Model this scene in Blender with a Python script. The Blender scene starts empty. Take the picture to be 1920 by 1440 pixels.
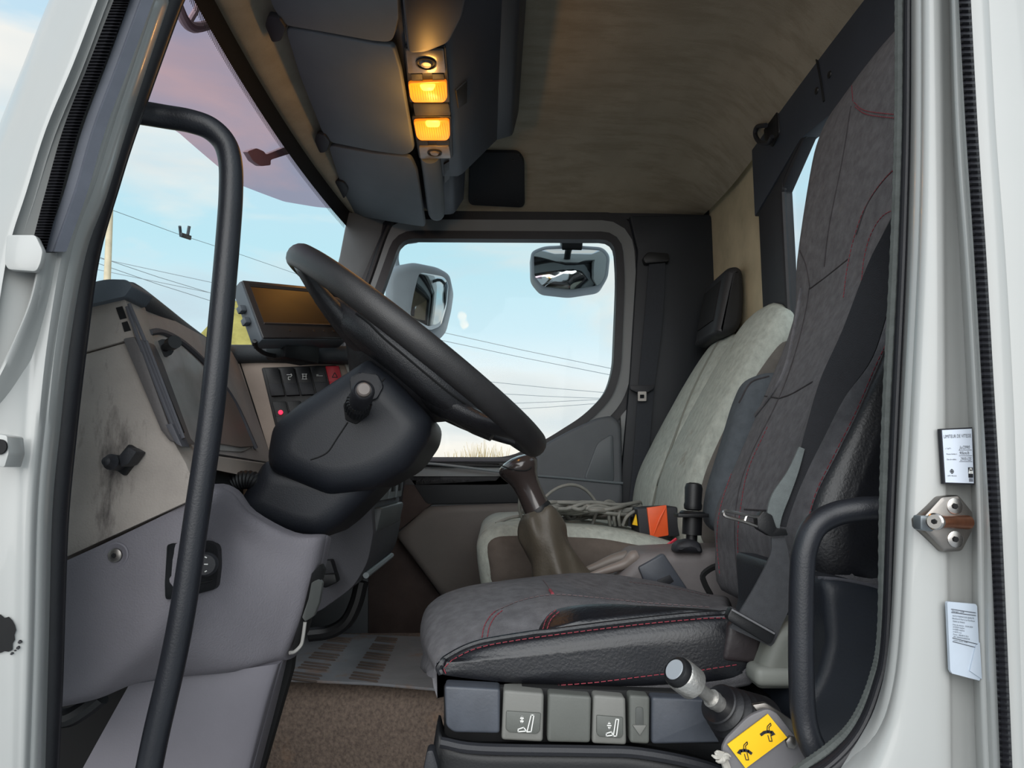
import bpy, bmesh, math, random
from mathutils import Vector as V, Matrix
from mathutils.bvhtree import BVHTree
random.seed(7)
sc = bpy.context.scene
COL = sc.collection
# ------------------------------------------------------------------ camera
F = 1350.0
CAM = V((0, 0, 1.75))
PITCH = math.atan(175 / F)
YAW = math.atan(35 * math.cos(PITCH) / F)
W = V((math.sin(YAW) * math.cos(PITCH), math.cos(YAW) * math.cos(PITCH), math.sin(PITCH)))
R = V((math.cos(YAW), -math.sin(YAW), 0))
UP = R.cross(W)
cd = bpy.data.cameras.new('camera')
cam = bpy.data.objects.new('camera', cd)
COL.objects.link(cam)
cd.sensor_width = 36
cd.lens = 36 * F / 1920
cd.clip_start = 0.02
cd.clip_end = 2000
cam.matrix_world = Matrix(((R.x, UP.x, -W.x, CAM.x), (R.y, UP.y, -W.y, CAM.y), (R.z, UP.z, -W.z, CAM.z), (0, 0, 0, 1)))
sc.camera = cam
# ------------------------------------------------------------------ sky, sun, exposure
sc.view_settings.view_transform = 'Standard'
sc.view_settings.look = 'None'
sc.view_settings.gamma = 1
sc.view_settings.use_curve_mapping = False
sc.view_settings.exposure = 0.0
sc.cycles.max_bounces = 14
sc.cycles.diffuse_bounces = 8
sc.cycles.transparent_max_bounces = 16


def lin(c):
    out = []
    for v in c:
        v /= 255
        out.append(v / 12.92 if v <= .04045 else ((v + .055) / 1.055) ** 2.4)
    return (*out, 1)


wd = bpy.data.worlds.new('evening_sky')
sc.world = wd
wd.use_nodes = True
nt = wd.node_tree
nt.nodes.clear()


def N(nt, t, **k):
    n = nt.nodes.new(t)
    for a, b in k.items():
        setattr(n, a, b)
    return n


tc = N(nt, 'ShaderNodeTexCoord')
sep = N(nt, 'ShaderNodeSeparateXYZ')
nt.links.new(tc.outputs['Generated'], sep.inputs[0])
mp = N(nt, 'ShaderNodeMapping')
mp.inputs['Scale'].default_value = (1.0, 1.0, 3.4)
mp.inputs['Rotation'].default_value = (.12, .1, 0)
nt.links.new(tc.outputs['Generated'], mp.inputs[0])
nz = N(nt, 'ShaderNodeTexNoise')
nz.inputs['Scale'].default_value = 3.1
nz.inputs['Detail'].default_value = 6
nz.inputs['Roughness'].default_value = .52
nz.inputs['Distortion'].default_value = .35
nt.links.new(mp.outputs[0], nz.inputs['Vector'])
r1 = N(nt, 'ShaderNodeValToRGB')       # clear sky from the horizon up
e = r1.color_ramp.elements
e[0].position = 0.0
e[0].color = lin((250, 240, 222))
e[1].position = 1.0
e[1].color = lin((176, 196, 224))
for p_, c_ in ((.06, (254, 250, 244)), (.12, (240, 246, 248)), (.20, (206, 234, 244)), (.30, (188, 228, 240)), (.45, (192, 222, 238))):
    q = e.new(p_)
    q.color = lin(c_)
nt.links.new(sep.outputs['Z'], r1.inputs[0])
r2 = N(nt, 'ShaderNodeValToRGB')       # cloud cover
r2.color_ramp.elements[0].position = .40
r2.color_ramp.elements[0].color = (0, 0, 0, 1)
r2.color_ramp.elements[1].position = .60
r2.color_ramp.elements[1].color = (.85, .85, .85, 1)
nt.links.new(nz.outputs['Fac'], r2.inputs[0])
nz2 = N(nt, 'ShaderNodeTexNoise')
nz2.inputs['Scale'].default_value = 2.2
nz2.inputs['Detail'].default_value = 3
nt.links.new(mp.outputs[0], nz2.inputs['Vector'])
r3 = N(nt, 'ShaderNodeValToRGB')       # cloud colour, blue grey to cream
r3.color_ramp.elements[0].position = .38
r3.color_ramp.elements[0].color = lin((196, 214, 224))
r3.color_ramp.elements[1].position = .62
r3.color_ramp.elements[1].color = lin((244, 240, 232))
nt.links.new(nz2.outputs['Fac'], r3.inputs[0])
mx = N(nt, 'ShaderNodeMix', data_type='RGBA')
nt.links.new(r2.outputs[0], mx.inputs[0])
nt.links.new(r1.outputs[0], mx.inputs[6])
nt.links.new(r3.outputs[0], mx.inputs[7])
bg = N(nt, 'ShaderNodeBackground')
bg.inputs['Strength'].default_value = 1.06
nt.links.new(mx.outputs[2], bg.inputs[0])
wo = N(nt, 'ShaderNodeOutputWorld')
nt.links.new(bg.outputs[0], wo.inputs[0])

sl = bpy.data.lights.new('sun', 'SUN')
sl.energy = 3.6
sl.angle = math.radians(70)
sl.color = (1.0, .985, .97)
sun = bpy.data.objects.new('sun', sl)
COL.objects.link(sun)
sun.location = (-3, -8, 7)
sun.rotation_euler = V((.14, .9, -.34)).to_track_quat('-Z', 'Y').to_euler()

# ------------------------------------------------------------------ helpers


def U(px, py, Y):
    d = W * F + R * (px - 960) + UP * (720 - py)
    return CAM + d * (Y / d.y)


def UXp(px, py, X):
    d = W * F + R * (px - 960) + UP * (720 - py)
    return CAM + d * (X / d.x)


def UZ(px, py, Z):
    d = W * F + R * (px - 960) + UP * (720 - py)
    return CAM + d * ((Z - CAM.z) / d.z)


def A(x, y, z):            # a point given with the height measured from the eye
    return V((x, y, z + CAM.z))


MATS = {}


def M(name, col, rough=.6, metal=0.0, var=.10, vs=9.0, bump=.0, bs=300.0, spec=.5, stretch=(1, 1, 1), stain=None, coat=0.0, emit=None, wear=None):
    if name in MATS:
        return MATS[name]
    m = bpy.data.materials.new(name)
    MATS[name] = m
    m.use_nodes = True
    t = m.node_tree
    b = t.nodes['Principled BSDF']
    c = lin(col)
    b.inputs['Roughness'].default_value = rough
    b.inputs['Metallic'].default_value = metal
    b.inputs['Specular IOR Level'].default_value = spec
    b.inputs['Coat Weight'].default_value = coat
    if emit:
        b.inputs['Emission Color'].default_value = lin(emit[0])
        b.inputs['Emission Strength'].default_value = emit[1]
    tcn = N(t, 'ShaderNodeTexCoord')
    mpn = N(t, 'ShaderNodeMapping')
    mpn.inputs['Scale'].default_value = stretch
    t.links.new(tcn.outputs['Object'], mpn.inputs[0])
    n1 = N(t, 'ShaderNodeTexNoise')
    n1.inputs['Scale'].default_value = vs
    n1.inputs['Detail'].default_value = 6
    n1.inputs['Roughness'].default_value = .6
    t.links.new(mpn.outputs[0], n1.inputs['Vector'])
    rp = N(t, 'ShaderNodeValToRGB')
    rp.color_ramp.elements[0].position = .3
    rp.color_ramp.elements[1].position = .7
    rp.color_ramp.elements[0].color = (c[0] * (1 - var), c[1] * (1 - var), c[2] * (1 - var), 1)
    rp.color_ramp.elements[1].color = (min(1, c[0] * (1 + var)), min(1, c[1] * (1 + var)), min(1, c[2] * (1 + var)), 1)
    t.links.new(n1.outputs['Fac'], rp.inputs[0])
    out = rp.outputs[0]
    if stain:               # (colour, scale, threshold, stretch)
        mp2 = N(t, 'ShaderNodeMapping')
        mp2.inputs['Scale'].default_value = stain[3]
        t.links.new(tcn.outputs['Object'], mp2.inputs[0])
        n3 = N(t, 'ShaderNodeTexNoise')
        n3.inputs['Scale'].default_value = stain[1]
        n3.inputs['Detail'].default_value = 8
        n3.inputs['Roughness'].default_value = .7
        t.links.new(mp2.outputs[0], n3.inputs['Vector'])
        r_ = N(t, 'ShaderNodeValToRGB')
        r_.color_ramp.elements[0].position = stain[2]
        r_.color_ramp.elements[1].position = min(.99, stain[2] + .16)
        t.links.new(n3.outputs['Fac'], r_.inputs[0])
        mxn = N(t, 'ShaderNodeMix', data_type='RGBA')
        t.links.new(r_.outputs[0], mxn.inputs[0])
        t.links.new(out, mxn.inputs[6])
        mxn.inputs[7].default_value = lin(stain[0])
        out = mxn.outputs[2]
    t.links.new(out, b.inputs['Base Color'])
    if bump:
        n2 = N(t, 'ShaderNodeTexNoise')
        n2.inputs['Scale'].default_value = bs
        n2.inputs['Detail'].default_value = 3
        t.links.new(mpn.outputs[0], n2.inputs['Vector'])
        bp = N(t, 'ShaderNodeBump')
        bp.inputs['Strength'].default_value = bump
        bp.inputs['Distance'].default_value = .002
        t.links.new(n2.outputs['Fac'], bp.inputs['Height'])
        t.links.new(bp.outputs[0], b.inputs['Normal'])
    return m


def Mglass(name, tint, gloss=.07, rough=.02):
    m = bpy.data.materials.new(name)
    m.use_nodes = True
    t = m.node_tree
    t.nodes.clear()
    o = N(t, 'ShaderNodeOutputMaterial')
    a = N(t, 'ShaderNodeBsdfTransparent')
    a.inputs[0].default_value = tint
    g = N(t, 'ShaderNodeBsdfGlossy')
    g.inputs['Roughness'].default_value = rough
    x = N(t, 'ShaderNodeMixShader')
    x.inputs[0].default_value = gloss
    t.links.new(a.outputs[0], x.inputs[1])
    t.links.new(g.outputs[0], x.inputs[2])
    t.links.new(x.outputs[0], o.inputs[0])
    return m


WHITE = M('white_paint', (168, 169, 167), .32, var=.03, vs=5, coat=.25, stain=((150, 142, 125), 26, .70, (1, 1, .35)))
RUB = M('black_rubber', (24, 24, 29), .5, var=.2, vs=40, bump=.1)
RUBG = M('grey_rubber', (74, 78, 76), .75, var=.2, vs=60, bump=.3)
TUBE = M('handle_plastic', (29, 31, 37), .42, var=.15, vs=30, bump=.12, bs=500, stain=((95, 98, 104), 55, .72, (1, 1, .6)))
BEIGE = M('worn_beige_plastic', (158, 150, 143), .72, var=.12, vs=16, bump=.25, bs=420, stain=((64, 57, 56), 20, .54, (1, 1, .28)))
GREY = M('grey_plastic', (112, 109, 115), .66, var=.06, vs=12, bump=.35, bs=520)
GREY2 = M('smooth_grey_plastic', (114, 111, 118), .6, var=.06, vs=10, bump=.1, bs=500)
DGREY = M('dark_grey_plastic', (76, 76, 82), .6, var=.08, vs=14, bump=.2, bs=500)
CHAR = M('charcoal_plastic', (32, 33, 38), .58, var=.12, vs=14, bump=.15, bs=500)
BLACK = M('black_plastic', (15, 16, 19), .5, var=.2, vs=20, bump=.1, bs=500)
PIT = M('dark_recess', (8, 8, 10), .8, var=.1)
WHEELM = M('wheel_leather', (38, 38, 41), .36, var=.2, vs=50, bump=.35, bs=700)
RIMM = M('worn_rim_leather', (40, 39, 40), .46, var=.2, vs=22, bump=.2, bs=800)
SHROUD = M('column_plastic', (23, 26, 33), .5, var=.1, vs=12, bump=.12, bs=600)
HEAD = M('headliner_cloth', (156, 148, 132), .95, var=.10, vs=9, bump=.3, bs=500, spec=.1, stretch=(1, .45, 1), stain=((142, 134, 118), 9, .46, (.5, 2.2, 1)))
HEAD2 = M('rear_cloth', (186, 174, 146), .95, var=.15, vs=8, bump=.3, bs=500, spec=.1)
VISOR = M('console_plastic', (98, 104, 108), .68, var=.06, vs=10, bump=.15, bs=600)
VISORD = M('console_dark_plastic', (42, 48, 60), .5, var=.08, vs=10, bump=.1, bs=600)
REARP = M('rear_panel_plastic', (50, 56, 66), .55, var=.1, vs=10, bump=.1)
CLOTH = M('charcoal_seat_cloth', (100, 99, 102), .95, var=.22, vs=60, bump=.6, bs=900, spec=.15, stain=((112, 108, 107), 18, .62, (1, 1, 1)))
CLOTHD = M('dark_seat_cloth', (66, 63, 65), .95, var=.22, vs=60, bump=.6, bs=900, spec=.15)
LEATH = M('black_seat_leather', (19, 20, 25), .40, var=.2, vs=40, bump=.22, bs=320, spec=.6)
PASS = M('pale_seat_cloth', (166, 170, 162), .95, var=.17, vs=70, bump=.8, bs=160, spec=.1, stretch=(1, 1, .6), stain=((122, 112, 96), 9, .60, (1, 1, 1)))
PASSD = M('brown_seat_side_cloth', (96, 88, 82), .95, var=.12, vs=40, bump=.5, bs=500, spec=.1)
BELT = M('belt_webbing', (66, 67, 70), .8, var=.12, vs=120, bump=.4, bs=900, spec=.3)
BELTL = M('belt_webbing_lit', (100, 106, 106), .8, var=.1, vs=120, bump=.4, bs=900)  # paler copy of the webbing, light on the strap put into its colour
RED = M('red_thread', (134, 48, 60), .8, var=.1)
THREAD = M('grey_thread', (92, 78, 80), .8, var=.1)
MAT_ = M('tunnel_rubber_mat', (124, 126, 130), .75, var=.16, vs=10, bump=.3, bs=260, stain=((132, 104, 84), 8, .58, (1, 1, 1)))
MATB = M('brown_rubber_mat', (116, 102, 92), .85, var=.42, vs=150, bump=.9, bs=170, stain=((140, 112, 90), 5, .60, (1, 1, 1)))
RIBD = M('rib_groove_rubber', (82, 72, 66), .8, var=.2, vs=30)
DOORP = M('door_panel_plastic', (90, 86, 83), .7, var=.1, vs=8, bump=.2, bs=400)
DOORD = M('door_dark_plastic', (78, 82, 86), .6, var=.1, vs=8, bump=.2, bs=400)
FOOT = M('footwell_carpet', (66, 58, 56), .95, var=.15, vs=14, bump=.3, bs=400, spec=.1)
CHROME = M('bright_steel', (196, 192, 188), .25, metal=1, var=.08, vs=60)
STEEL = M('dull_steel', (140, 136, 132), .4, metal=1, var=.12, vs=40, stain=((128, 96, 76), 60, .66, (1, 1, 1)))
COPPER = M('worn_copper_pin', (176, 112, 78), .35, metal=1, var=.2, vs=60)
BTN = M('grey_button_plastic', (112, 112, 108), .55, var=.06, vs=20, bump=.1)
BTN2 = M('mid_grey_button_plastic', (90, 92, 88), .55, var=.06, vs=20, bump=.1)
BTND = M('dark_button_plastic', (66, 70, 78), .45, var=.12, vs=40, bump=.1, stain=((92, 94, 98), 60, .7, (1, 1, 1)))
PRINTW = M('white_print', (226, 226, 222), .6, var=.0)
PRINTK = M('black_print', (24, 25, 32), .7, var=.0)
PAPER = M('label_paper', (206, 214, 226), .5, var=.03)
PAPER2 = M('silver_label', (182, 192, 204), .4, var=.05, vs=30)
YEL = M('yellow_label_vinyl', (240, 190, 12), .5, var=.04)
ORANGE = M('orange_vinyl', (232, 92, 42), .45, var=.06, vs=30)
CABLE = M('grey_cable', (128, 128, 122), .6, var=.1, vs=60)
REDSW = M('red_switch_plastic', (190, 24, 44), .4, var=.04)
REDLED = M('red_indicator', (230, 30, 60), .4, emit=((255, 40, 80), 1.5))
SCREEN = M('glossy_screen', (14, 12, 12), .34, var=.0, spec=.9)
LENSM = M('instrument_lens', (168, 166, 163), .14, var=.25, vs=7, coat=.4)
LENSREFL = M('brown_lens_reflection', (126, 110, 102), .45, var=.06)
MIRRG = M('mirror_glass', (196, 204, 206), .05, metal=1, var=.0)
MIRH = M('mirror_housing_plastic', (150, 160, 167), .5, var=.06)
ALU = M('cast_aluminium', (196, 194, 190), .42, metal=.85, var=.14, vs=50, bump=.3, bs=300)
GAIT = M('gaiter_leather', (80, 73, 63), .5, var=.15, vs=14, bump=.3, bs=200)
KNOB = M('gear_knob_plastic', (60, 52, 50), .22, var=.1, coat=.5)
ROPE = M('frayed_rope', (176, 172, 164), .9, var=.15, vs=80)
GRASSY = M('dry_grass', (150, 142, 84), .95, var=.3, vs=1.5, spec=.0)
YARD = M('pale_bounce_yard', (160, 162, 164), .95, var=.12, vs=2, spec=.1)  # unseen yard ground, kept pale to bounce light up into the cab
TREEM = M('bare_branches', (190, 172, 134), .95, var=.1, vs=2, spec=.0)
POLEM = M('weathered_wood', (196, 184, 158), .9, var=.12, vs=3, spec=.1)
WIRE = M('power_cable', (120, 130, 136), .8, var=.0)
LENSC = M('clear_lamp_plastic', (112, 106, 100), .25, var=.1, vs=80, coat=.3)
AMBER = M('amber_lamp_lens', (255, 176, 60), .3, var=.0, emit=((255, 122, 8), .62))
AMBERH = M('amber_lamp_core', (255, 226, 120), .3, var=.0, emit=((255, 205, 70), 1.5))
GLASS = Mglass('clear_glass', (.97, .985, .985, 1), .004)
TINT = Mglass('purple_shade_glass', (.56, .40, .46, 1), .02)
FRIT = M('black_glass_frit', (12, 12, 16), .5, var=.0)


def rootloc(p):
    while p.parent:
        p = p.parent
    return p.location.copy()


def finish(bm, name, mat, parent=None, label=None, cat=None, group=None, kind=None, smooth=35):
    me = bpy.data.meshes.new(name)
    bmesh.ops.remove_doubles(bm, verts=bm.verts, dist=1e-6)
    bmesh.ops.recalc_face_normals(bm, faces=bm.faces)
    if parent is not None:
        L = rootloc(parent)
    else:
        xs = [v.co for v in bm.verts]
        L = V(((min(c.x for c in xs) + max(c.x for c in xs)) / 2, (min(c.y for c in xs) + max(c.y for c in xs)) / 2, min(c.z for c in xs)))
    for v in bm.verts:
        v.co -= L
    bm.to_mesh(me)
    bm.free()
    for p in me.polygons:
        p.use_smooth = True
    me.set_sharp_from_angle(angle=math.radians(smooth))
    me.materials.append(mat)
    o = bpy.data.objects.new(name, me)
    COL.objects.link(o)
    if parent is not None:
        o.parent = parent
    else:
        o.location = L
    for k, v in (('label', label), ('category', cat), ('group', group), ('kind', kind)):
        if v:
            o[k] = v
    return o


def thing(name, loc, label=None, cat=None, group=None, kind=None):
    o = bpy.data.objects.new(name, None)
    o.empty_display_size = .05
    COL.objects.link(o)
    o.location = loc
    for k, v in (('label', label), ('category', cat), ('group', group), ('kind', kind)):
        if v:
            o[k] = v
    return o


def B():
    return bmesh.new()


def cr(p0, p1, p2, p3, t):
    return p0 * 0.5 * (-t + 2 * t * t - t ** 3) + p1 * 0.5 * (2 - 5 * t * t + 3 * t ** 3) + p2 * 0.5 * (t + 4 * t * t - 3 * t ** 3) + p3 * 0.5 * (-t * t + t ** 3)


def spl(pts, n=6, closed=False):
    P = [V(p) for p in pts]
    k = len(P)
    if n <= 1:
        return P
    out = []
    for i in range(k if closed else k - 1):
        if closed:
            a, b, c, d = P[(i - 1) % k], P[i], P[(i + 1) % k], P[(i + 2) % k]
        else:
            b, c = P[i], P[i + 1]
            a = P[i - 1] if i > 0 else b + (b - c)
            d = P[i + 2] if i + 2 < k else c + (c - b)
        for j in range(n):
            out.append(cr(a, b, c, d, j / n))
    if not closed:
        out.append(P[-1])
    return out


def rnd(poly, r, n=4):
    """round the corners of a polygon; an entry may carry its own radius as third value (pixels)"""
    P = [V((p[0], p[1])) for p in poly]
    rad = [p[2] if len(p) > 2 else r for p in poly]
    out = []
    k = len(P)
    for i in range(k):
        a, b, c = P[i - 1], P[i], P[(i + 1) % k]
        d1, d2 = a - b, c - b
        q = min(rad[i], d1.length * .45, d2.length * .45)
        if q < .3:
            out.append(b)
            continue
        s, t = b + d1.normalized() * q, b + d2.normalized() * q
        for j in range(n + 1):
            f = j / n
            out.append(s * (1 - f) ** 2 + b * 2 * f * (1 - f) + t * f * f)
    return out


def off2(P, d):
    """offset a closed 2-D polygon; positive d grows it"""
    k = len(P)
    ar = sum(P[i - 1].x * P[i].y - P[i].x * P[i - 1].y for i in range(k))
    s = 1 if ar > 0 else -1
    out = []
    for i in range(k):
        a, b, c = P[i - 1], P[i], P[(i + 1) % k]
        e1 = (b - a)
        e2 = (c - b)
        e1 = e1.normalized() if e1.length > 1e-9 else e2.normalized()
        e2 = e2.normalized() if e2.length > 1e-9 else e1
        n1 = V((e1.y, -e1.x)) * s
        n2 = V((e2.y, -e2.x)) * s
        n = n1 + n2
        if n.length < 1e-6:
            n = n1
        n.normalize()
        out.append(b + n * (d / max(.45, n.dot(n1))))
    return out


def loft(bm, rings, closed=True, cap0=True, cap1=True):
    vs = [[bm.verts.new(p) for p in r] for r in rings]
    k = len(rings[0])
    for i in range(len(vs) - 1):
        for j in range(k if closed else k - 1):
            j2 = (j + 1) % k
            try:
                bm.faces.new((vs[i][j], vs[i][j2], vs[i + 1][j2], vs[i + 1][j]))
            except ValueError:
                pass
    if cap0 and closed:
        bm.faces.new(vs[0][::-1])
    if cap1 and closed:
        bm.faces.new(vs[-1])
    return bm


def prism(bm, pts, vec, bevel=0.0, seg=2):
    pts = [V(p) for p in pts]
    vec = V(vec)
    tmp = B()
    a = [tmp.verts.new(p) for p in pts]
    b = [tmp.verts.new(p + vec) for p in pts]
    f = tmp.faces.new(a)
    tmp.faces.new(b[::-1])
    k = len(a)
    for i in range(k):
        j = (i + 1) % k
        tmp.faces.new((a[i], b[i], b[j], a[j]))
    bmesh.ops.recalc_face_normals(tmp, faces=tmp.faces)
    if bevel:
        es = [e_ for e_ in tmp.edges if (e_.verts[0] in a) == (e_.verts[1] in a)]
        es += [e_ for e_ in tmp.edges if e_ not in es and e_.calc_face_angle(0) > .6]
        bmesh.ops.bevel(tmp, geom=es, offset=bevel, segments=seg, affect='EDGES', profile=.5, clamp_overlap=True)
    join(bm, tmp)
    return bm


def join(bm, tmp):
    m = {v: bm.verts.new(v.co) for v in tmp.verts}
    for f in tmp.faces:
        try:
            bm.faces.new([m[v] for v in f.verts])
        except ValueError:
            pass
    tmp.free()


def px3(poly, Y):
    f = Y if callable(Y) else (lambda p: Y)
    return [U(p[0], p[1], f(p)) for p in poly]


def slab(poly, Y, th, bevel=.003, seg=2, bm=None):
    """a plate whose near face is outlined in the side view at depth Y"""
    bm = bm or B()
    return prism(bm, px3(poly, Y), (0, th, 0), bevel, seg)


def even_line(pts, n):
    P = spl(pts, 30)
    acc = [0.0]
    for a, b in zip(P, P[1:]):
        acc.append(acc[-1] + (b - a).length)
    out, j = [], 0
    for i in range(n):
        d = acc[-1] * i / (n - 1)
        while j < len(P) - 2 and acc[j + 1] < d:
            j += 1
        out.append(P[j].lerp(P[j + 1], (d - acc[j]) / max(1e-9, acc[j + 1] - acc[j])))
    return out


def even(P, n):
    k = len(P)
    L = [(P[(i + 1) % k] - P[i]).length for i in range(k)]
    T = sum(L)
    out, i, acc = [], 0, 0.0
    for j in range(n):
        d = T * j / n
        while acc + L[i] < d and i < k - 1:
            acc += L[i]
            i += 1
        out.append(P[i].lerp(P[(i + 1) % k], (d - acc) / max(L[i], 1e-9)))
    return out


def inset(P, ds):
    """insets of an evenly sampled outline at growing distances, without folding over"""
    out, cur, d0 = [], P, 0.0
    for d in ds:
        st = max(1, int(math.ceil((d - d0) / .0015)))
        for _ in range(st if d > d0 else 0):
            cur = off2(cur, -(d - d0) / st)
            k = len(cur)
            cur = even([cur[i] * .6 + (cur[i - 1] + cur[(i + 1) % k]) * .2 for i in range(k)], k)
        d0 = d
        out.append(cur)
    return out


def pillow(poly, y0, y1, r, seg=5, bm=None, r1=None):
    """a padded body, outline in side view at depth y0+r, rounded towards both faces"""
    bm = bm or B()
    r1 = r if r1 is None else r1
    P = even([(lambda q: V((q.x, q.z)))(U(p[0], p[1], y0 + r)) for p in poly], 110)
    an = [(seg - k) / seg * math.pi / 2 for k in range(seg + 1)]       # rim first
    A0 = inset(P, [r * (1 - math.sin(a)) for a in an])[::-1]
    A1 = A0 if r1 == r else inset(P, [r1 * (1 - math.sin(a)) for a in an])[::-1]
    rings = []
    for k in range(seg + 1):
        rings.append([V((q.x, y0 + r * (1 - math.cos(k / seg * math.pi / 2)), q.y)) for q in A0[k]])
    rings.insert(0, [V((q.x, y0, q.y)) for q in inset(A0[0], [.0025])[0]])
    for k in range(seg, -1, -1):
        rings.append([V((q.x, y1 - r1 * (1 - math.cos(k / seg * math.pi / 2)), q.y)) for q in A1[k]])
    return loft(bm, rings)


def frames(P):
    T = []
    for i in range(len(P)):
        a, b = P[max(0, i - 1)], P[min(len(P) - 1, i + 1)]
        T.append((b - a).normalized())
    n = T[0].orthogonal().normalized()
    out = []
    for t in T:
        n = (n - t * n.dot(t))
        n = n.normalized() if n.length > 1e-6 else t.orthogonal().normalized()
        out.append((t, n, t.cross(n)))
    return out


def tube(bm, pts, r, n=10, sm=0, closed=False):
    P = [V(p) for p in pts]
    if sm:
        if isinstance(r, (list, tuple)):
            rr = spl([(q, 0, 0) for q in r], sm)
            r = [q.x for q in rr]
        P = spl(P, sm)
    if not isinstance(r, (list, tuple)):
        r = [r] * len(P)
    rings = []
    for p, (t, a, b), q in zip(P, frames(P), r):
        rings.append([p + (a * math.cos(k * 2 * math.pi / n) + b * math.sin(k * 2 * math.pi / n)) * q for k in range(n)])
    return loft(bm, rings)


def lathe(bm, o, ax, prof, n=24):
    o, ax = V(o), V(ax).normalized()
    a = ax.orthogonal().normalized()
    b = ax.cross(a)
    return loft(bm, [[o + ax * h + (a * math.cos(k * 2 * math.pi / n) + b * math.sin(k * 2 * math.pi / n)) * max(r, 1e-4) for k in range(n)] for h, r in prof])


def box(bm, c, ex, ey, ez, bevel=.002, seg=2):
    c, ex, ey, ez = V(c), V(ex), V(ey), V(ez)
    return prism(bm, [c - ex - ey - ez, c + ex - ey - ez, c + ex - ey + ez, c - ex - ey + ez], ey * 2, bevel, seg)


def sheet(bm, rows, us=1, vs=1, th=0.0, tv=None):
    rows = [spl(r, us) for r in rows]
    if vs > 1:
        cols = [spl([r[j] for r in rows], vs) for j in range(len(rows[0]))]
        rows = [[cols[j][i] for j in range(len(cols))] for i in range(len(cols[0]))]
    if not th:
        return loft(bm, rows, closed=False)
    tv = V(tv or (0, 1, 0)) * th
    n, m = len(rows), len(rows[0])
    a = [[bm.verts.new(p) for p in r] for r in rows]
    b = [[bm.verts.new(p + tv) for p in r] for r in rows]
    for i in range(n - 1):
        for j in range(m - 1):
            bm.faces.new((a[i][j], a[i][j + 1], a[i + 1][j + 1], a[i + 1][j]))
            bm.faces.new((b[i][j], b[i + 1][j], b[i + 1][j + 1], b[i][j + 1]))
    for i in range(n - 1):
        bm.faces.new((a[i][0], a[i + 1][0], b[i + 1][0], b[i][0]))
        bm.faces.new((a[i][m - 1], b[i][m - 1], b[i + 1][m - 1], a[i + 1][m - 1]))
    for j in range(m - 1):
        bm.faces.new((a[0][j], b[0][j], b[0][j + 1], a[0][j + 1]))
        bm.faces.new((a[n - 1][j], a[n - 1][j + 1], b[n - 1][j + 1], b[n - 1][j]))
    return bm


def ribbon(bm, pairs, th=.0016, sm=6):
    """a strap through pairs of edge points"""
    L = spl([p[0] for p in pairs], sm)
    Q = spl([p[1] for p in pairs], sm)
    rings = []
    for i in range(len(L)):
        a, b = L[i], Q[i]
        t = (L[min(i + 1, len(L) - 1)] - L[max(i - 1, 0)])
        n = (b - a).cross(t)
        n = n.normalized() * th if n.length > 1e-9 else V((0, th, 0))
        rings.append([a - n, a.lerp(b, .5) - n * 1.3, b - n, b + n, a.lerp(b, .5) + n * .7, a + n])
    return loft(bm, rings)


def bvh(o):
    L = rootloc(o) if o.parent else o.location
    me = o.data
    return BVHTree.FromPolygons([v.co + L for v in me.vertices], [tuple(p.vertices) for p in me.polygons])


def hit(trees, px, py, lift=.001, Y=None):
    d = (W * F + R * (px - 960) + UP * (720 - py)).normalized()
    best = None
    for t in (trees if isinstance(trees, (list, tuple)) else [trees]):
        h = t.ray_cast(CAM, d)
        if h[0] is not None and (best is None or h[3] < best[3]):
            best = h
    if best is None:
        return U(px, py, Y) if Y else None
    n = best[1]
    if n.dot(d) > 0:
        n = -n
    return best[0] + n * lift


def line_on(trees, pxs, lift=.001, n=6):
    pts = [hit(trees, q.x, q.y, lift) for q in spl([(a, b, 0) for a, b in pxs], n)]
    return [p for p in pts if p is not None]


def stitches(bm, P, r=.0006, dash=.0055, gap=.0022):
    """dashes of thread along a line of points"""
    if len(P) < 2:
        return bm
    acc, seg = 0.0, [P[0]]
    for a, b in zip(P, P[1:]):
        d = (b - a).length
        if d > .05:                    # the line jumped to another surface
            if len(seg) > 1:
                tube(bm, seg, r, 5)
            acc, seg = 0.0, [b]
            continue
        x = 0.0
        while x < d:
            step = min(d - x, (dash if acc < dash else dash + gap) - acc)
            x += step
            acc += step
            p = a.lerp(b, x / d)
            if acc <= dash + 1e-9:
                seg.append(p)
            if abs(acc - dash) < 1e-9:
                if len(seg) > 1:
                    tube(bm, seg, r, 5)
                seg = []
                acc += 1e-8
            if acc >= dash + gap - 1e-9:
                acc, seg = 0.0, [p]
    if len(seg) > 1:
        tube(bm, seg, r, 5)
    return bm


class Patch:
    """a quad in space addressed by u (right) and v (down)"""

    def __init__(s, tl, tr, br, bl):
        s.c = [V(q) for q in (tl, tr, br, bl)]
        n = (s.c[1] - s.c[0]).cross(s.c[3] - s.c[0]).normalized()
        if n.dot(CAM - s.c[0]) < 0:
            n = -n
        s.n = n

    def __call__(s, u, v, lift=0.0):
        a, b, c, d = s.c
        return a.lerp(b, u).lerp(d.lerp(c, u), v) + s.n * lift

    def plate(s, bm, poly, lift, th, bevel=0.0):
        return prism(bm, [s(u, v, lift) for u, v in poly], s.n * -th, bevel)

    def line(s, bm, pts, w, lift=.0006, asp=1.0):
        """a printed stroke; w as a share of the patch width"""
        for (u0, v0), (u1, v1) in zip(pts, pts[1:]):
            a, b = s(u0, v0, lift), s(u1, v1, lift)
            t = (b - a)
            if t.length < 1e-7:
                continue
            t.normalize()
            sd = t.cross(s.n) * (w / 2)
            prism(bm, [a - sd - t * w * .3, b - sd + t * w * .3, b + sd + t * w * .3, a + sd - t * w * .3], s.n * -.0004)
        return bm


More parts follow.
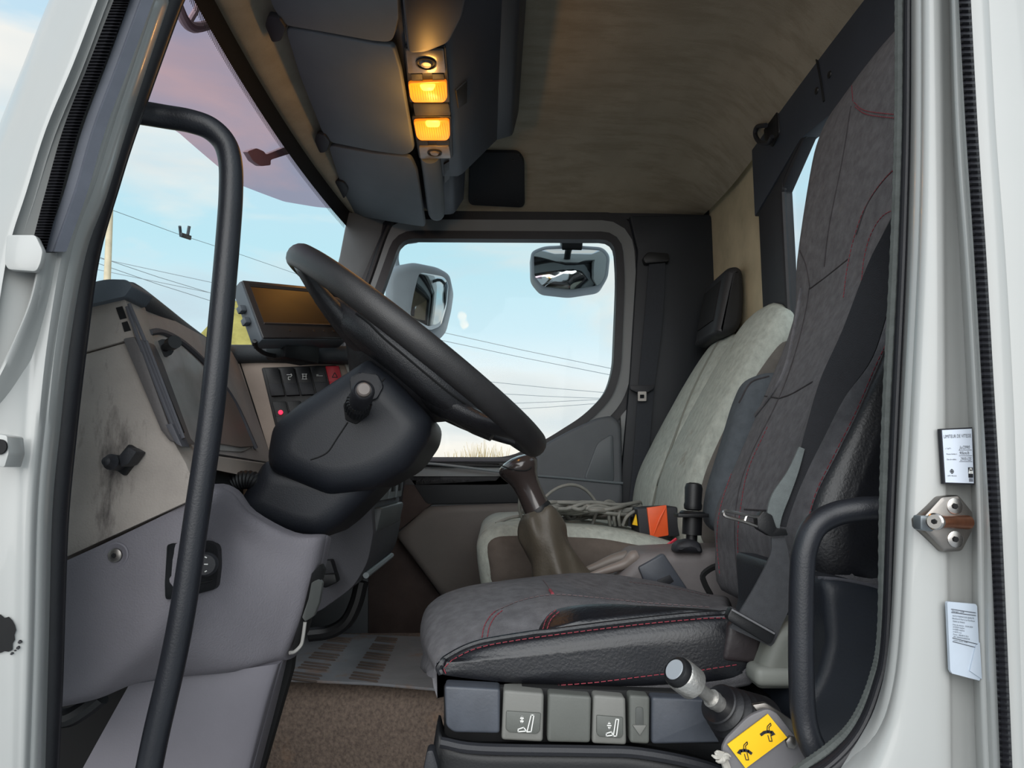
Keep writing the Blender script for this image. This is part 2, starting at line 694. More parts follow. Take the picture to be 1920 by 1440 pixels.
def lettering(patch, text, u, v, hgt, width, parent, mat, lift=.0007, shear=0.0, name='lettering'):
    """text laid on a patch: u, v of its left baseline, height and width as shares of the patch"""
    cu = bpy.data.curves.new('t', 'FONT')
    cu.body = text
    cu.size = 1
    cu.shear = shear
    cu.resolution_u = 2
    o = bpy.data.objects.new('t', cu)
    COL.objects.link(o)
    dg = bpy.context.evaluated_depsgraph_get()
    dg.update()
    me = bpy.data.meshes.new_from_object(o.evaluated_get(dg))
    COL.objects.unlink(o)
    bpy.data.objects.remove(o)
    xs = [q.co.x for q in me.vertices]
    x0, x1 = min(xs), max(xs)
    bm = B()
    bm.from_mesh(me)
    bpy.data.meshes.remove(me)
    for q in bm.verts:
        q.co = patch(u + (q.co.x - x0) / (x1 - x0) * width, v - q.co.y / .72 * hgt, lift)
    return finish(bm, name, mat, parent, kind='stuff')


def star_hole(o, ax, r, parent, name='socket'):
    lathe_bm = lathe(B(), o, ax, [(0, 0), (0, r), (.0015, r * .9), (.0015, 0)], 6)
    return finish(lathe_bm, name, PIT, parent)


def rot(p, n):
    return p[n:] + p[:n]

# =================================================================== STRUCTURE
ZC = CAM.z
# ground, hill
bm = B()
prism(bm, [V((-160, -60, 0)), V((160, -60, 0)), V((160, 260, 0)), V((-160, 260, 0))], (0, 0, -.2))
finish(bm, 'ground', YARD, kind='structure')
bm = B()
HX, HY = U(500, 700, 34).x, 34
rows = []
for j in range(15):
    row = []
    for i in range(25):
        x = HX + (i - 12) * .42
        y = HY + (j - 7) * 1.3
        q = max(0, 1 - ((i - 12) / 12) ** 2) ** .8 * max(0, 1 - ((j - 7) / 7) ** 2)
        row.append(V((x, y, -.1 + 10.4 * q + random.uniform(-.18, .18) * (1 if q > .05 else 0))))
    rows.append(row)
sheet(bm, rows, 1, 1)
finish(bm, 'hill', GRASSY, kind='structure', label='dry grassy bank rising beyond the windscreen', smooth=60)

# ---- driver side body: white pillars around the open doorway
wl = thing('wall_left', (0, .62, 0), kind='structure', label='white painted cab side around the open driver doorway')


def gridrows(rows):
    return [[U(x, y, d) for (x, d) in r] for y, r in rows]


front = [
    (-420, [(267, .70), (273, .61), (315, .59), (349, .582), (353, .588), (381, .60), (407, .606), (451, .612), (475, .664)]),
    (-60, [(122, .70), (128, .61), (165, .59), (204, .582), (208, .588), (236, .60), (262, .606), (306, .612), (330, .664)]),
    (0, [(92, .70), (98, .61), (140, .59), (180, .582), (184, .588), (213, .60), (240, .606), (286, .612), (312, .664)]),
    (120, [(44, .70), (50, .61), (90, .59), (134, .582), (138, .588), (166, .60), (195, .606), (246, .612), (270, .664)]),
    (240, [(-4, .70), (2, .61), (44, .59), (84, .582), (88, .588), (118, .60), (148, .606), (204, .612), (232, .664)]),
    (360, [(-50, .70), (-44, .61), (0, .59), (46, .582), (50, .588), (86, .60), (114, .606), (166, .612), (196, .664)]),
    (470, [(-100, .70), (-94, .61), (-40, .59), (12, .582), (16, .588), (58, .60), (86, .606), (128, .612), (158, .664)]),
    (640, [(-128, .70), (-122, .61), (-75, .59), (-16, .583), (-12, .588), (40, .60), (62, .606), (98, .612), (128, .664)]),
    (800, [(-150, .70), (-144, .61), (-100, .59), (-40, .585), (-34, .589), (24, .599), (50, .604), (80, .612), (110, .664)]),
    (960, [(-180, .70), (-170, .61), (-120, .59), (-60, .587), (-30, .592), (10, .598), (40, .602), (68, .612), (92, .664)]),
    (1200, [(-180, .70), (-170, .61), (-120, .59), (-60, .587), (-30, .592), (10, .598), (36, .602), (62, .612), (84, .664)]),
    (1500, [(-180, .70), (-170, .61), (-120, .59), (-60, .587), (-30, .592), (10, .598), (30, .602), (52, .612), (76, .664)]),
]
bm = B()
sheet(bm, gridrows(front), 4, 5, .012)
apil = finish(bm, 'pillar_panel', WHITE, wl, smooth=50)
bm = B()          # stepped recess that leaves the drip seal downwards
sheet(bm, [[U(x, y, d) for x, d in r] for y, r in ((474, [(74, .590), (82, .588), (122, .618), (128, .618)]), (560, [(56, .590), (64, .588), (104, .616), (112, .616)]), (640, [(24, .590), (32, .586), (80, .612), (90, .612)]), (720, [(-16, .590), (-8, .583), (44, .606), (54, .606)]), (780, [(-50, .590), (-42, .582), (0, .600), (8, .600)]))], 4, 5, .004)
finish(bm, 'pillar_step', WHITE, wl, smooth=50)
bm = slab(rnd([(12, 440), (66, 440), (80, 470), (76, 492), (68, 509), (14, 505), (8, 492)], 7), .580, .006, .0008)
finish(bm, 'pillar_flap', WHITE, wl)
hp_ = finish(slab(rnd([(-14, 812), (13, 817), (16, 850), (8, 876), (-14, 874)], 4), .572, .02, .003), 'hinge_plate', WHITE, wl)
finish(lathe(B(), U(0, 838, .571), (0, -1, 0), [(0, .006), (.0015, .006), (.0015, 0)], 16), 'hinge_bolt', PIT, wl)
# chipped hole in the white paint
T_ap = bvh(apil)
bm = B()
ring = []
for k in range(22):
    a = k / 22 * 2 * math.pi
    q = 1 + random.uniform(-.16, .16)
    ring.append(hit(T_ap, 6 + 26 * q * math.cos(a), 1190 + 34 * q * math.sin(a), .0016, .6))
c = sum(ring, V()) / len(ring)
vs_ = [bm.verts.new(p) for p in ring]
cc = bm.verts.new(c - V((0, .0004, 0)))
for k in range(22):
    bm.faces.new((vs_[k], vs_[(k + 1) % 22], cc))
finish(bm, 'chipped_hole', PIT, wl, label='dark chipped hole through the paint')
bm = B()
for k in range(6):
    a = random.uniform(.2, 2.0)
    p = hit(T_ap, 8 + 30 * math.cos(a), 1190 + 40 * math.sin(a), .0018, .6)
    s = random.uniform(.0007, .0016)
    prism(bm, [p + V((math.cos(t), 0, math.sin(t))) * s * random.uniform(.6, 1.4) for t in (0, 1.2, 2.5, 3.7, 5)], (0, .0014, 0))
finish(bm, 'paint_flakes', RUB, wl, kind='stuff')

rear = [
    (-420, [(1714, .668), (1722, .64), (1731, .618), (1752, .612), (1766, .622), (1780, .628), (1784, .60), (1788, .592), (1800, .59), (1826, .588), (1842, .60), (1856, .602), (1864, .588), (2450, .585)]),
    (-60, [(1712, .668), (1722, .64), (1732, .618), (1758, .612), (1772, .622), (1788, .628), (1796, .60), (1801, .592), (1818, .59), (1846, .588), (1862, .60), (1876, .602), (1885, .588), (2450, .585)]),
    (240, [(1710, .668), (1722, .64), (1732, .618), (1762, .612), (1776, .622), (1794, .628), (1806, .60), (1812, .592), (1832, .59), (1862, .588), (1876, .60), (1890, .602), (1900, .588), (2450, .585)]),
    (480, [(1704, .668), (1716, .64), (1728, .618), (1764, .612), (1778, .622), (1808, .628), (1822, .60), (1829, .592), (1846, .59), (1880, .588), (1894, .60), (1906, .602), (1916, .588), (2450, .585)]),
    (760, [(1692, .668), (1704, .64), (1716, .618), (1766, .612), (1780, .622), (1822, .628), (1838, .60), (1845, .592), (1860, .59), (1896, .588), (1908, .60), (1920, .602), (1930, .588), (2450, .585)]),
    (960, [(1682, .668), (1694, .64), (1706, .618), (1766, .612), (1782, .622), (1830, .628), (1845, .60), (1852, .592), (1868, .59), (1902, .588), (1914, .60), (1926, .602), (1936, .588), (2450, .585)]),
    (1200, [(1668, .668), (1682, .64), (1696, .618), (1770, .612), (1786, .622), (1830, .628), (1848, .60), (1858, .592), (1878, .59), (1908, .588), (1920, .60), (1932, .602), (1942, .588), (2450, .585)]),
    (1320, [(1640, .668), (1660, .64), (1684, .618), (1772, .612), (1788, .622), (1834, .628), (1852, .60), (1862, .592), (1883, .59), (1912, .588), (1924, .60), (1936, .602), (1946, .588), (2450, .585)]),
    (1400, [(1590, .668), (1622, .64), (1668, .618), (1772, .612), (1788, .622), (1836, .628), (1855, .60), (1866, .592), (1887, .59), (1914, .588), (1926, .60), (1938, .602), (1948, .588), (2450, .585)]),
    (1500, [(1500, .668), (1560, .64), (1640, .618), (1772, .612), (1788, .622), (1840, .628), (1860, .60), (1870, .592), (1892, .59), (1918, .588), (1930, .60), (1942, .602), (1952, .588), (2450, .585)]),
]
bm = B()
sheet(bm, gridrows(rear), 4, 5, .012)
bpil = finish(bm, 'door_jamb', WHITE, wl, smooth=50)
T_bp = bvh(bpil)
# header, sill and outer skin beyond the frame so that the cab is closed
bm = B()
box(bm, A(.1, .68, 1.16), (.75, 0, 0), (0, .07, 0), (0, 0, .09), .01)
finish(bm, 'door_header', WHITE, wl)
bm = B()
box(bm, A(.1, .70, -.72), (.75, 0, 0), (0, .09, 0), (0, 0, .26), .01)
finish(bm, 'door_sill', WHITE, wl)
bm = B()
prism(bm, [A(.56, .70, -.5), A(.80, .70, -.5), A(.80, .70, 1.2), A(.62, .70, 1.2), A(.585, .70, .2)], (0, .03, 0))
finish(bm, 'jamb_lining', CHAR, wl)

# ---- door seals (setting trims)
t1 = thing('trim_1', U(1700, 900, .66), kind='structure', label='black rubber seal around the driver doorway')
path = [(458, -420), (348, -60), (318, 0), (233, 235), (196, 350), (159, 480), (136, 640), (117, 800), (101, 960), (94, 1120), (89, 1280), (81, 1440), (78, 1510)]
bm = B()
tube(bm, [U(x, y, .662) for x, y in path], .0112, 14, 5)
finish(bm, 'seal_bulb', RUB, t1)
bm = B()
tube(bm, [U(x + 20, y, .668) for x, y in path], .0042, 8, 5)
tube(bm, [U(x - 16, y, .652) for x, y in path], .0030, 8, 5)
finish(bm, 'seal_lip', RUB, t1, kind='stuff')
pathr = [(1716, -420), (1713, -60), (1712, 0), (1710, 240), (1703, 480), (1690, 760), (1681, 960), (1672, 1200), (1655, 1290), (1622, 1370), (1570, 1430), (1500, 1475)]
bm = B()
tube(bm, [U(x, y, .662) for x, y in pathr], .0092, 14, 5)
finish(bm, 'seal_bulb', RUB, t1)
pl = [(1690, -420), (1687, -60), (1687, 0), (1686, 240), (1678, 480), (1664, 760), (1658, 960), (1655, 1180), (1640, 1270), (1606, 1350), (1560, 1400), (1490, 1450)]
P = [U(x, y, .668) for x, y in pl]
P = spl(P, 28)
bm = B()
tube(bm, P, [.0048 + .0005 * (i % 3 == 0) for i in range(len(P))], 8)
finish(bm, 'seal_lip', RUBG, t1, label='ribbed grey inner lip of the seal')
bm = B()
tube(bm, [U(x + 8, y, .664) for x, y in pathr], .0030, 8, 5)
tube(bm, [U(x - 9, y, .655) for x, y in pathr], .0028, 8, 5)
finish(bm, 'seal_ridges', RUB, t1, kind='stuff')

# ribbed gasket on the rear pillar
t2 = thing('trim_2', U(1890, 1440, .58), kind='structure', label='ribbed black rubber gasket running up the white rear pillar')
gl = [(1788, -400), (1806, -60), (1809, 0), (1822, 240), (1838, 480), (1852, 720), (1866, 960), (1877, 1200), (1887, 1440), (1890, 1510)]
P = even_line([V((x, y, 0)) for x, y in gl], 330)
bm = B()
rings = []
for i, q in enumerate(P):
    w = 11.5
    dep = .578 + (.0035 if i % 2 else 0)
    rings.append([U(q.x - w, q.y, .592), U(q.x - w, q.y, dep + .002), U(q.x - w * .5, q.y, dep), U(q.x + w * .5, q.y, dep), U(q.x + w, q.y, dep + .002), U(q.x + w, q.y, .592)])
loft(bm, rings)
finish(bm, 'gasket_ribs', RUB, t2, smooth=20)
# ribbed drip seal on the front pillar
t3 = thing('trim_3', U(90, 470, .59), kind='structure', label='ribbed black drip seal on the white front pillar')
gl = [(244, -45), (228, 0), (181, 120), (134, 240), (100, 360), (72, 468)]
P = spl([V((x, y, 0)) for x, y in gl], 40)
bm = B()
rings = []
for i, q in enumerate(P):
    w = 15
    dep = .588 + (.004 if i % 2 else 0)
    rings.append([U(q.x - w, q.y, .604), U(q.x - w, q.y, dep + .002), U(q.x, q.y, dep - .003), U(q.x + w, q.y, dep), U(q.x + w, q.y, .604)])
loft(bm, rings)
finish(bm, 'seal_ribs', RUB, t3, smooth=20)
gl = [(282, -45), (266, 0), (222, 120), (177, 240), (142, 360), (102, 472)]
P = spl([V((x, y, 0)) for x, y in gl], 8)
bm = B()
rings = []
for i, q in enumerate(P):
    w = 22
    rings.append([U(q.x - w, q.y, .606), U(q.x - w, q.y, .594), U(q.x - 4, q.y, .596), U(q.x, q.y, .592), U(q.x + w, q.y, .598), U(q.x + w, q.y, .612)])
loft(bm, rings)
finish(bm, 'seal_flange', M('slate_rubber', (82, 86, 96), .6, var=.1, vs=40), t3)

# ---- floor and engine tunnel
fl = thing('floor', A(.1, 1.5, -.72), kind='structure', label='cab floor with the rubber covered engine tunnel')
bm = B()
box(bm, A(.05, 1.5, -.71), (.75, 0, 0), (0, .86, 0), (0, 0, .02), 0)
finish(bm, 'floor_pan', FOOT, fl)
zt = -.4
c1, c2 = UZ(505, 1262, ZC + zt) - CAM, UZ(850, 1290, ZC + zt) - CAM
bm = B()
pr = []
for x in (-.75, -.45, -.1, .3, .74):
    y = 1.565 - (x + .446) * .28
    pr.append([A(x, 1.96, -.7), A(x, 1.95, zt - .01), A(x, 1.93, zt + .002), A(x, 1.75, zt + .004), A(x, y + .03, zt), A(x, y, zt - .012), A(x, y - .022, zt - .045), A(x, y - .03, zt - .12), A(x, y - .04, -.7)])
loft(bm, pr)
tun = finish(bm, 'engine_tunnel', MATB, fl, smooth=60, label='brown grained side of the engine tunnel')
bm = B()
mat_q = [(540, 1273), (700, 1280), (860, 1294), (860, 1196), (700, 1190), (560, 1186), (470, 1185), (440, 1268)]
prism(bm, [UZ(x, y, ZC + zt + .007) for x, y in mat_q], (0, 0, -.006), .002)
finish(bm, 'tread_mat', MAT_, fl, label='grey tread mat on the tunnel top')
k = 0
for gx0, gx1, gdx in ((534, 622, 58), (652, 708, 55)):
    for g in range(5):
        f = (g + .15) / 5
        for s in range(3):
            ff = f + s * .052
            y = 1274 - (1274 - 1192) * (1 - (1 - ff) ** 1.25)
            x = gx0 + (gx1 - gx0) * (1 - (1 - ff) ** 1.25)
            wdt = gdx * (1 - .30 * ff)
            bm = B()
            p0, p1 = UZ(x, y, ZC + zt + .008), UZ(x + wdt, y + 4.5 * (1 - ff) + 3, ZC + zt + .008)
            tube(bm, [p0, p0.lerp(p1, .05), p0.lerp(p1, .95), p1], [.0006, .0026, .0026, .0006], 8)
            finish(bm, 'tread_rib', RIBD, fl)
# footwell lining below the dash
bm = B()
prism(bm, [A(-.80, .72, -.7), A(-.62, .72, -.7), A(-.66, .72, .15), A(-.80, .72, .15)], (0, 1.65, 0))
finish(bm, 'firewall', PIT, fl)

# ---- ceiling
ce = thing('ceiling', A(.1, 1.5, 1.02), kind='structure', label='stained beige cloth headliner')


def ceil_pt(x, s):
    """s runs from the driver doorway across the roof and down the far cove"""
    prof = [(.70, 1.03), (1.0, 1.04), (1.4, 1.04), (1.75, 1.03), (2.0, 1.015), (2.16, .985), (2.27, .94), (2.33, .905), (2.352, .893)]
    return prof[s]


rows = []
for s in range(9):
    y, z = ceil_pt(0, s)
    row = []
    for x, dz in ((-.52, -.0), (-.3, 0), (0, 0), (.3, 0), (.52, -.01), (.62, -.05), (.69, -.12), (.715, -.15)):
        d = dz * min(1.0, max(0.0, (z - .89) / .13))
        row.append(A(x, y, z + d))
    rows.append(row)
bm = B()
sheet(bm, rows, 3, 3, .02, (0, 0, 1))
headl = finish(bm, 'headliner', HEAD, ce, smooth=60)
T_h = bvh(headl)
bm = B()
box(bm, A(.08, 1.54, 1.12), (.72, 0, 0), (0, .86, 0), (0, 0, .03), .01)
finish(bm, 'roof_skin', WHITE, ce)
# speaker cover on the far cove
bm = B()
Q = rnd([(885, 280), (972, 281), (983, 296), (984, 386), (878, 380), (880, 300)], 12)
pts = [hit(T_h, q.x, q.y, .004, 2.25) for q in Q]
cen = sum(pts, V()) / len(pts)
n = (pts[len(pts) // 3] - cen).cross(pts[0] - cen).normalized()
if n.dot(CAM - cen) < 0:
    n = -n
pts = [p - n * (p - cen).dot(n) + n * .012 for p in pts]
prism(bm, pts, -n * .03, .006)
spk = finish(bm, 'roof_speaker_cover', M('speaker_cover', (26, 29, 34), .8, var=.1, bump=.4, bs=900), label='black square speaker cover set into the headliner above the passenger window', cat='speaker cover')
sp_p = Patch(*[U(x, y, 2.2) for x, y in ((886, 286), (972, 288), (976, 376), (885, 372))])
T_s = bvh(spk)
for x, y in ((893, 374), (972, 289), (970, 378), (962, 300)):
    p = hit(T_s, x, y, .0005)
    if p:
        finish(lathe(B(), p, n, [(0, .004), (.002, .003), (.002, 0)], 10), 'screw', BLACK, spk)

# ---- rear wall
XR = .735
wr = thing('wall_rear', A(XR, 1.5, -.7), kind='structure', label='rear cab wall with its window and dark upper panel')


def rp(px, py, x=XR):
    return UXp(px, py, x)


bm = B()      # beige cloth corner panel
prism(bm, [A(XR, 2.42, -.6), A(XR, 1.83, -.6), A(XR, 1.83, .80), A(XR, 1.95, .93), A(XR, 2.42, .93)], (.03, 0, 0))
finish(bm, 'corner_panel', HEAD2, wr)
bm = B()
prism(bm, [A(XR, 1.83, -.6), A(XR, .70, -.6), A(XR, .70, .36), A(XR, 1.83, .36)], (.03, 0, 0))
finish(bm, 'back_panel', CHAR, wr)
bm = B()      # dark upper panel
prism(bm, [A(XR - .03, 1.86, .70), A(XR - .03, 1.56, .775), A(XR - .03, 1.40, .755), A(XR - .03, .70, .755), A(XR - .03, .70, 1.10), A(XR - .03, 1.86, 1.10)], (.04, 0, 0), .004)
upan = finish(bm, 'header_panel', REARP, wr)
bm = B()
a, b = rp(1440, 400, XR - .012), rp(1440, 560, XR - .012)
prism(bm, [A(XR - .025, 1.845, -.4), A(XR - .025, 1.69, -.4), A(XR - .025, 1.69, .70), A(XR - .025, 1.53, .78), A(XR - .025, 1.53, .84), A(XR - .025, 1.845, .74)], (.03, 0, 0), .004)
finish(bm, 'window_surround', CHAR, wr)
T_u = bvh(upan)
bm = B()
P = line_on(T_u, [(1519, 48), (1530, 100), (1540, 150), (1546, 190)], .001, 4)
tube(bm, P, .0028, 6)
finish(bm, 'panel_joint', PIT, wr)
for x, y in ((1539, 56), (1516, 90), (1556, 140), (1532, 170)):
    p = hit(T_u, x, y, .0005)
    if p:
        finish(lathe(B(), p, (-1, 0, 0), [(0, .008), (.002, .007), (.003, .004), (.003, 0)], 12), 'trim_clip', BLACK, wr)
w3 = thing('window_3', A(XR, 1.2, .36), kind='structure', label='rear window beside the tall driver seat')
bm = B()
prism(bm, [A(XR + .012, 1.70, .36), A(XR + .012, .74, .36), A(XR + .012, .74, .80), A(XR + .012, 1.50, .80), A(XR + .012, 1.69, .73)], (.004, 0, 0))
finish(bm, 'window_pane', GLASS, w3)
bm = B()
tube(bm, [A(XR - .02, 1.69, .30), A(XR - .02, 1.69, .66), A(XR - .02, 1.685, .705), A(XR - .02, 1.66, .735), A(XR - .02, 1.50, .79), A(XR - .02, 1.2, .80)], .008, 8, 3)
finish(bm, 'window_seal', RUB, w3)

# ---- far side: passenger door and pillars
YF = 2.36
wR = thing('wall_right', A(.1, YF, -.7), kind='structure', label='far cab side with dark pillar linings')
O = rnd([(752, 447), (1152, 449), (1157, 520), (1150, 690), (1136, 737), (1096, 778), (1020, 826), (955, 857), (606, 857)], 26)


def ring(P, Q, Y, th, bm=None):
    bm = bm or B()
    a = [U(p.x, p.y, Y) for p in P]
    b = [U(p.x, p.y, Y) for p in Q]
    d = V((0, th, 0))
    n = len(a)
    va = [bm.verts.new(p) for p in a]
    vb = [bm.verts.new(p) for p in b]
    vc = [bm.verts.new(p + d) for p in a]
    vd = [bm.verts.new(p + d) for p in b]
    for i in range(n):
        j = (i + 1) % n
        bm.faces.new((va[i], va[j], vb[j], vb[i]))
        bm.faces.new((vc[i], vd[i], vd[j], vc[j]))
        bm.faces.new((va[i], vc[i], vc[j], va[j]))
        bm.faces.new((vb[i], vb[j], vd[j], vd[i]))
    return bm


O1, O2, O3 = off2(O, 15), off2(O, 36), off2(O, 52)
bm = B()     # header above the door
slab([(660, 382), (1345, 392), (1345, 418), (1200, 412), (745, 404), (662, 404)], YF - .01, .06, .004, bm=bm)
finish(bm, 'door_header', CHAR, wR)
bm = B()     # dark B pillar lining
slab(rnd([(1180, 404), (1334, 402), (1346, 520), (1346, 1150), (1160, 1150), (1164, 900), (1182, 700), (1196, 470)], 6), YF - .035, .05, .006, bm=bm)
finish(bm, 'pillar_lining', M('dark_pillar_lining', (26, 31, 37), .6, var=.1, bump=.1), wR)
bm = B()     # grey A pillar lining
prism(bm, [U(652, 396, 2.31), U(742, 404, 2.36), U(690, 520, 2.36), U(640, 690, 2.36), U(560, 720, 2.3), U(604, 600, 2.30), U(636, 480, 2.305)], (0, .05, 0), .008)
finish(bm, 'windscreen_pillar', M('pillar_grey', (108, 112, 115), .6, var=.05, bump=.1), wR)
bm = B()
tube(bm, [U(x, y, 2.345) for x, y in ((742, 404), (722, 440), (694, 520), (650, 640), (600, 800))], .012, 10, 4)
finish(bm, 'pillar_seal', RUB, wR)
bm = B()     # outer skin beyond
prism(bm, [A(-.72, 2.42, -.9), A(.8, 2.42, -.9), A(.8, 2.42, -.12), A(-.72, 2.42, -.12)], (0, .03, 0))
prism(bm, [A(.42, 2.42, -.12), A(.8, 2.42, -.12), A(.8, 2.42, .9), A(.47, 2.42, .9), A(.47, 2.42, .05)], (0, .03, 0))
prism(bm, [A(-.46, 2.42, .90), A(.8, 2.42, .90), A(.8, 2.42, 1.1), A(-.46, 2.42, 1.1)], (0, .03, 0))
finish(bm, 'outer_skin', WHITE, wR, kind='stuff')

d1 = thing('door_1', A(.1, YF, -.6), kind='structure', label='grey passenger door with its window frame and dark lower trim')
finish(ring(off2(O, 8), O2, YF - .02, .05), 'door_frame', M('door_frame_grey', (118, 121, 122), .6, var=.04, bump=.1), d1)
finish(ring(O2, O3, YF - .012, .04), 'frame_gap', RUB, d1)
finish(ring(O, O1, YF - .03, .04), 'window_rubber', RUB, d1)
w2 = thing('window_2', U(900, 857, YF + .02), kind='structure', label='passenger door window')
bm = B()
prism(bm, [U(p.x, p.y, YF + .015) for p in off2(O, 4)], (0, .004, 0))
finish(bm, 'window_pane', GLASS, w2)
bm = B()
slab([(600, 858), (1010, 858), (1006, 866), (600, 866)], YF - .04, .05, .002, bm=bm)
finish(bm, 'window_sill_strip', DGREY, d1)
bm = B()
slab([(600, 867), (1000, 868), (996, 876), (600, 874)], YF - .03, .05, .002, bm=bm)
finish(bm, 'window_sill_strip', BLACK, d1)
bm = B()     # inner panel behind everything
slab([(560, 872), (1150, 872), (1150, 745), (1205, 745), (1205, 1260), (560, 1260)], YF + .0, .04, .0, bm=bm)
finish(slab(rnd([(1164, 780), (1186, 755), (1180, 960), (1169, 960)], 3), YF - .02, .03, .003), 'door_edge', M('door_frame_grey', (150, 150, 146)), d1)
finish(bm, 'inner_skin', DOORD, d1)
bm = B()     # pocket
slab(rnd([(742, 878), (800, 876), (1005, 896), (1000, 942), (800, 945), (770, 900)], 6), YF - .012, .02, .004, bm=bm)
finish(bm, 'door_pocket', M('pocket_black', (22, 26, 30), .6, var=.1), d1)
bm = B()
tube(bm, [U(x, y, YF - .05) for x, y in ((735, 868), (800, 869), (870, 876), (935, 884), (1010, 891))], .0042, 8, 4)
finish(bm, 'pocket_rim', M('rim_grey', (112, 120, 124), .35, var=.05), d1)
bm = pillow(rnd([(1004, 842), (1070, 806), (1118, 784), (1148, 779), (1164, 795, 14), (1168, 950), (1000, 950)], 8), YF - .06, YF, .012)
finish(bm, 'grab_panel', DOORD, d1)
bm = B()
slab(rnd([(1120, 830), (1150, 812), (1152, 905), (1094, 900)], 10), YF - .064, .008, .004, bm=bm)
finish(bm, 'grab_recess_shading', M('recess_shading_grey', (74, 80, 84), .5, var=.05), d1)  # plate whose grey stands for the shading in the grab recess
bm = B()
tube(bm, [U(x, y, YF - .064) for x, y in ((1008, 892), (1070, 897), (1140, 904), (1168, 906))], .004, 8, 3)
finish(bm, 'armrest_highlight', M('highlight_grey', (96, 104, 108), .4, var=.05), d1)  # highlight along the armrest, drawn as a tube of paler grey
bm = pillow(rnd([(742, 1003), (802, 950), (960, 944), (1180, 946), (1180, 1200), (960, 1180), (828, 1118)], 8), YF - .075, YF, .02)
finish(bm, 'lower_trim', DOORP, d1)
bm = B()
slab([(690, 872), (775, 882), (812, 944), (742, 1000), (826, 1118), (830, 1210), (690, 1230)], YF - .01, .03, .004, bm=bm)
finish(bm, 'kick_panel', FOOT, d1)

# ---- windscreen
w1 = thing('window_1', A(-.6, 1.5, .1), kind='structure', label='curved windscreen with a purple shade band along its top')


def wsx(y, z):
    s = (y - 1.52) / .81
    return -.485 - .045 * (1 - s * s) - .16 * (.89 - z)


def ztop(y):
    return .892


ys = [.965 + i * (2.335 - .965) / 24 for i in range(25)]
zs = [-.25, 0, .15, .3, .45, .6, .72, .82, .892]
bm = B()
sheet(bm, [[A(wsx(y, z), y, z) for y in ys] for z in zs], 1, 1)
gl = finish(bm, 'window_pane', GLASS, w1, smooth=80)
T_w = bvh(gl)
bpts = [hit(T_w, x, y, 0, None) for x, y in ((262, 208), (300, 230), (330, 248), (405, 312), (450, 348), (530, 378), (590, 388), (645, 393))]
bz = [(p.y, p.z - ZC) for p in bpts if p]
bz.sort()
bz = [(.60, bz[0][1] + (bz[0][1] - bz[2][1]) / (bz[2][0] - bz[0][0]) * (bz[0][0] - .60))] + bz + [(2.4, bz[-1][1])]


def bandz(y):
    for (y0, z0), (y1_, z1) in zip(bz, bz[1:]):
        if y0 <= y <= y1_:
            return z0 + (z1 - z0) * (y - y0) / (y1_ - y0)
    return bz[-1][1]


ysf = [.965 + i * (2.33 - .965) / 60 for i in range(61)]
bm = B()
rows = []
for f in (0, .34, .67, 1):
    rows.append([A(wsx(y, bandz(y) + (ztop(y) - bandz(y)) * f) + .004, y, bandz(y) + (ztop(y) - bandz(y)) * f) for y in ysf])
sheet(bm, rows)
finish(bm, 'shade_band', TINT, w1, smooth=80)
bm = B()
rows = [[A(wsx(y, z) + .007, y, z) for y in ysf] for z in (.826, .85, .91)]
sheet(bm, rows)
finish(bm, 'black_border', FRIT, w1, smooth=80)
bm = B()
y = .98
while y < 2.3:
    for k in range(1):
        z0 = .826
        L_ = .013
        a = A(wsx(y, z0) + .0072, y, z0)
        b = A(wsx(y, z0 - L_) + .0072, y + .001, z0 - L_)
        prism(bm, [a - V((0, .0011, 0)), a + V((0, .0011, 0)), b + V((0, .0006, 0)), b - V((0, .0006, 0))], (.0005, 0, 0))
    y += .0062
finish(bm, 'border_teeth', FRIT, w1, kind='stuff')
bm = B()
tube(bm, [A(wsx(2.325, z) + .012, 2.325, z) for z in (.90, .8, .65, .5, .3, .1)], .010, 8, 2)
finish(bm, 'glass_seal', RUB, w1)
bm = B()     # cloth trim between glass and overhead console
rows = []
for y in ys:
    rows.append([A(wsx(y, .892) + .004, y, .878), A(wsx(y, .892) + .02, y, .874), A(wsx(y, .892) + .045, y, .884), A(wsx(y, .892) + .075, y, .905), A(-.36, y, .95), A(-.36, y, 1.02)])
sheet(bm, rows, 3, 1)
finish(bm, 'header_trim', M('header_trim_cloth', (160, 154, 138), .9, var=.12, vs=14, bump=.3, spec=.1), ce)

# =================================================================== OVERHEAD CONSOLE
oc = thing('overhead_console', A(-.2, 1.5, .78), 'grey overhead storage console with three flaps above the windscreen', 'overhead console')


class Plane:
    def __init__(s, a, b, c, flip=False):
        s.p = V(a)
        s.n = (V(b) - V(a)).cross(V(c) - V(a)).normalized()
        if s.n.dot(CAM - s.p) < 0:
            s.n = -s.n

    def __call__(s, px, py, lift=0.0):
        d = (W * F + R * (px - 960) + UP * (720 - py)).normalized()
        t = (s.p - CAM).dot(s.n) / d.dot(s.n)
        return CAM + d * t + s.n * lift

    def slab(s, poly, th, bevel=.003, lift=0.0, bm=None, seg=2):
        bm = bm or B()
        return prism(bm, [s(p[0], p[1], lift) for p in poly], -s.n * th, bevel, seg)


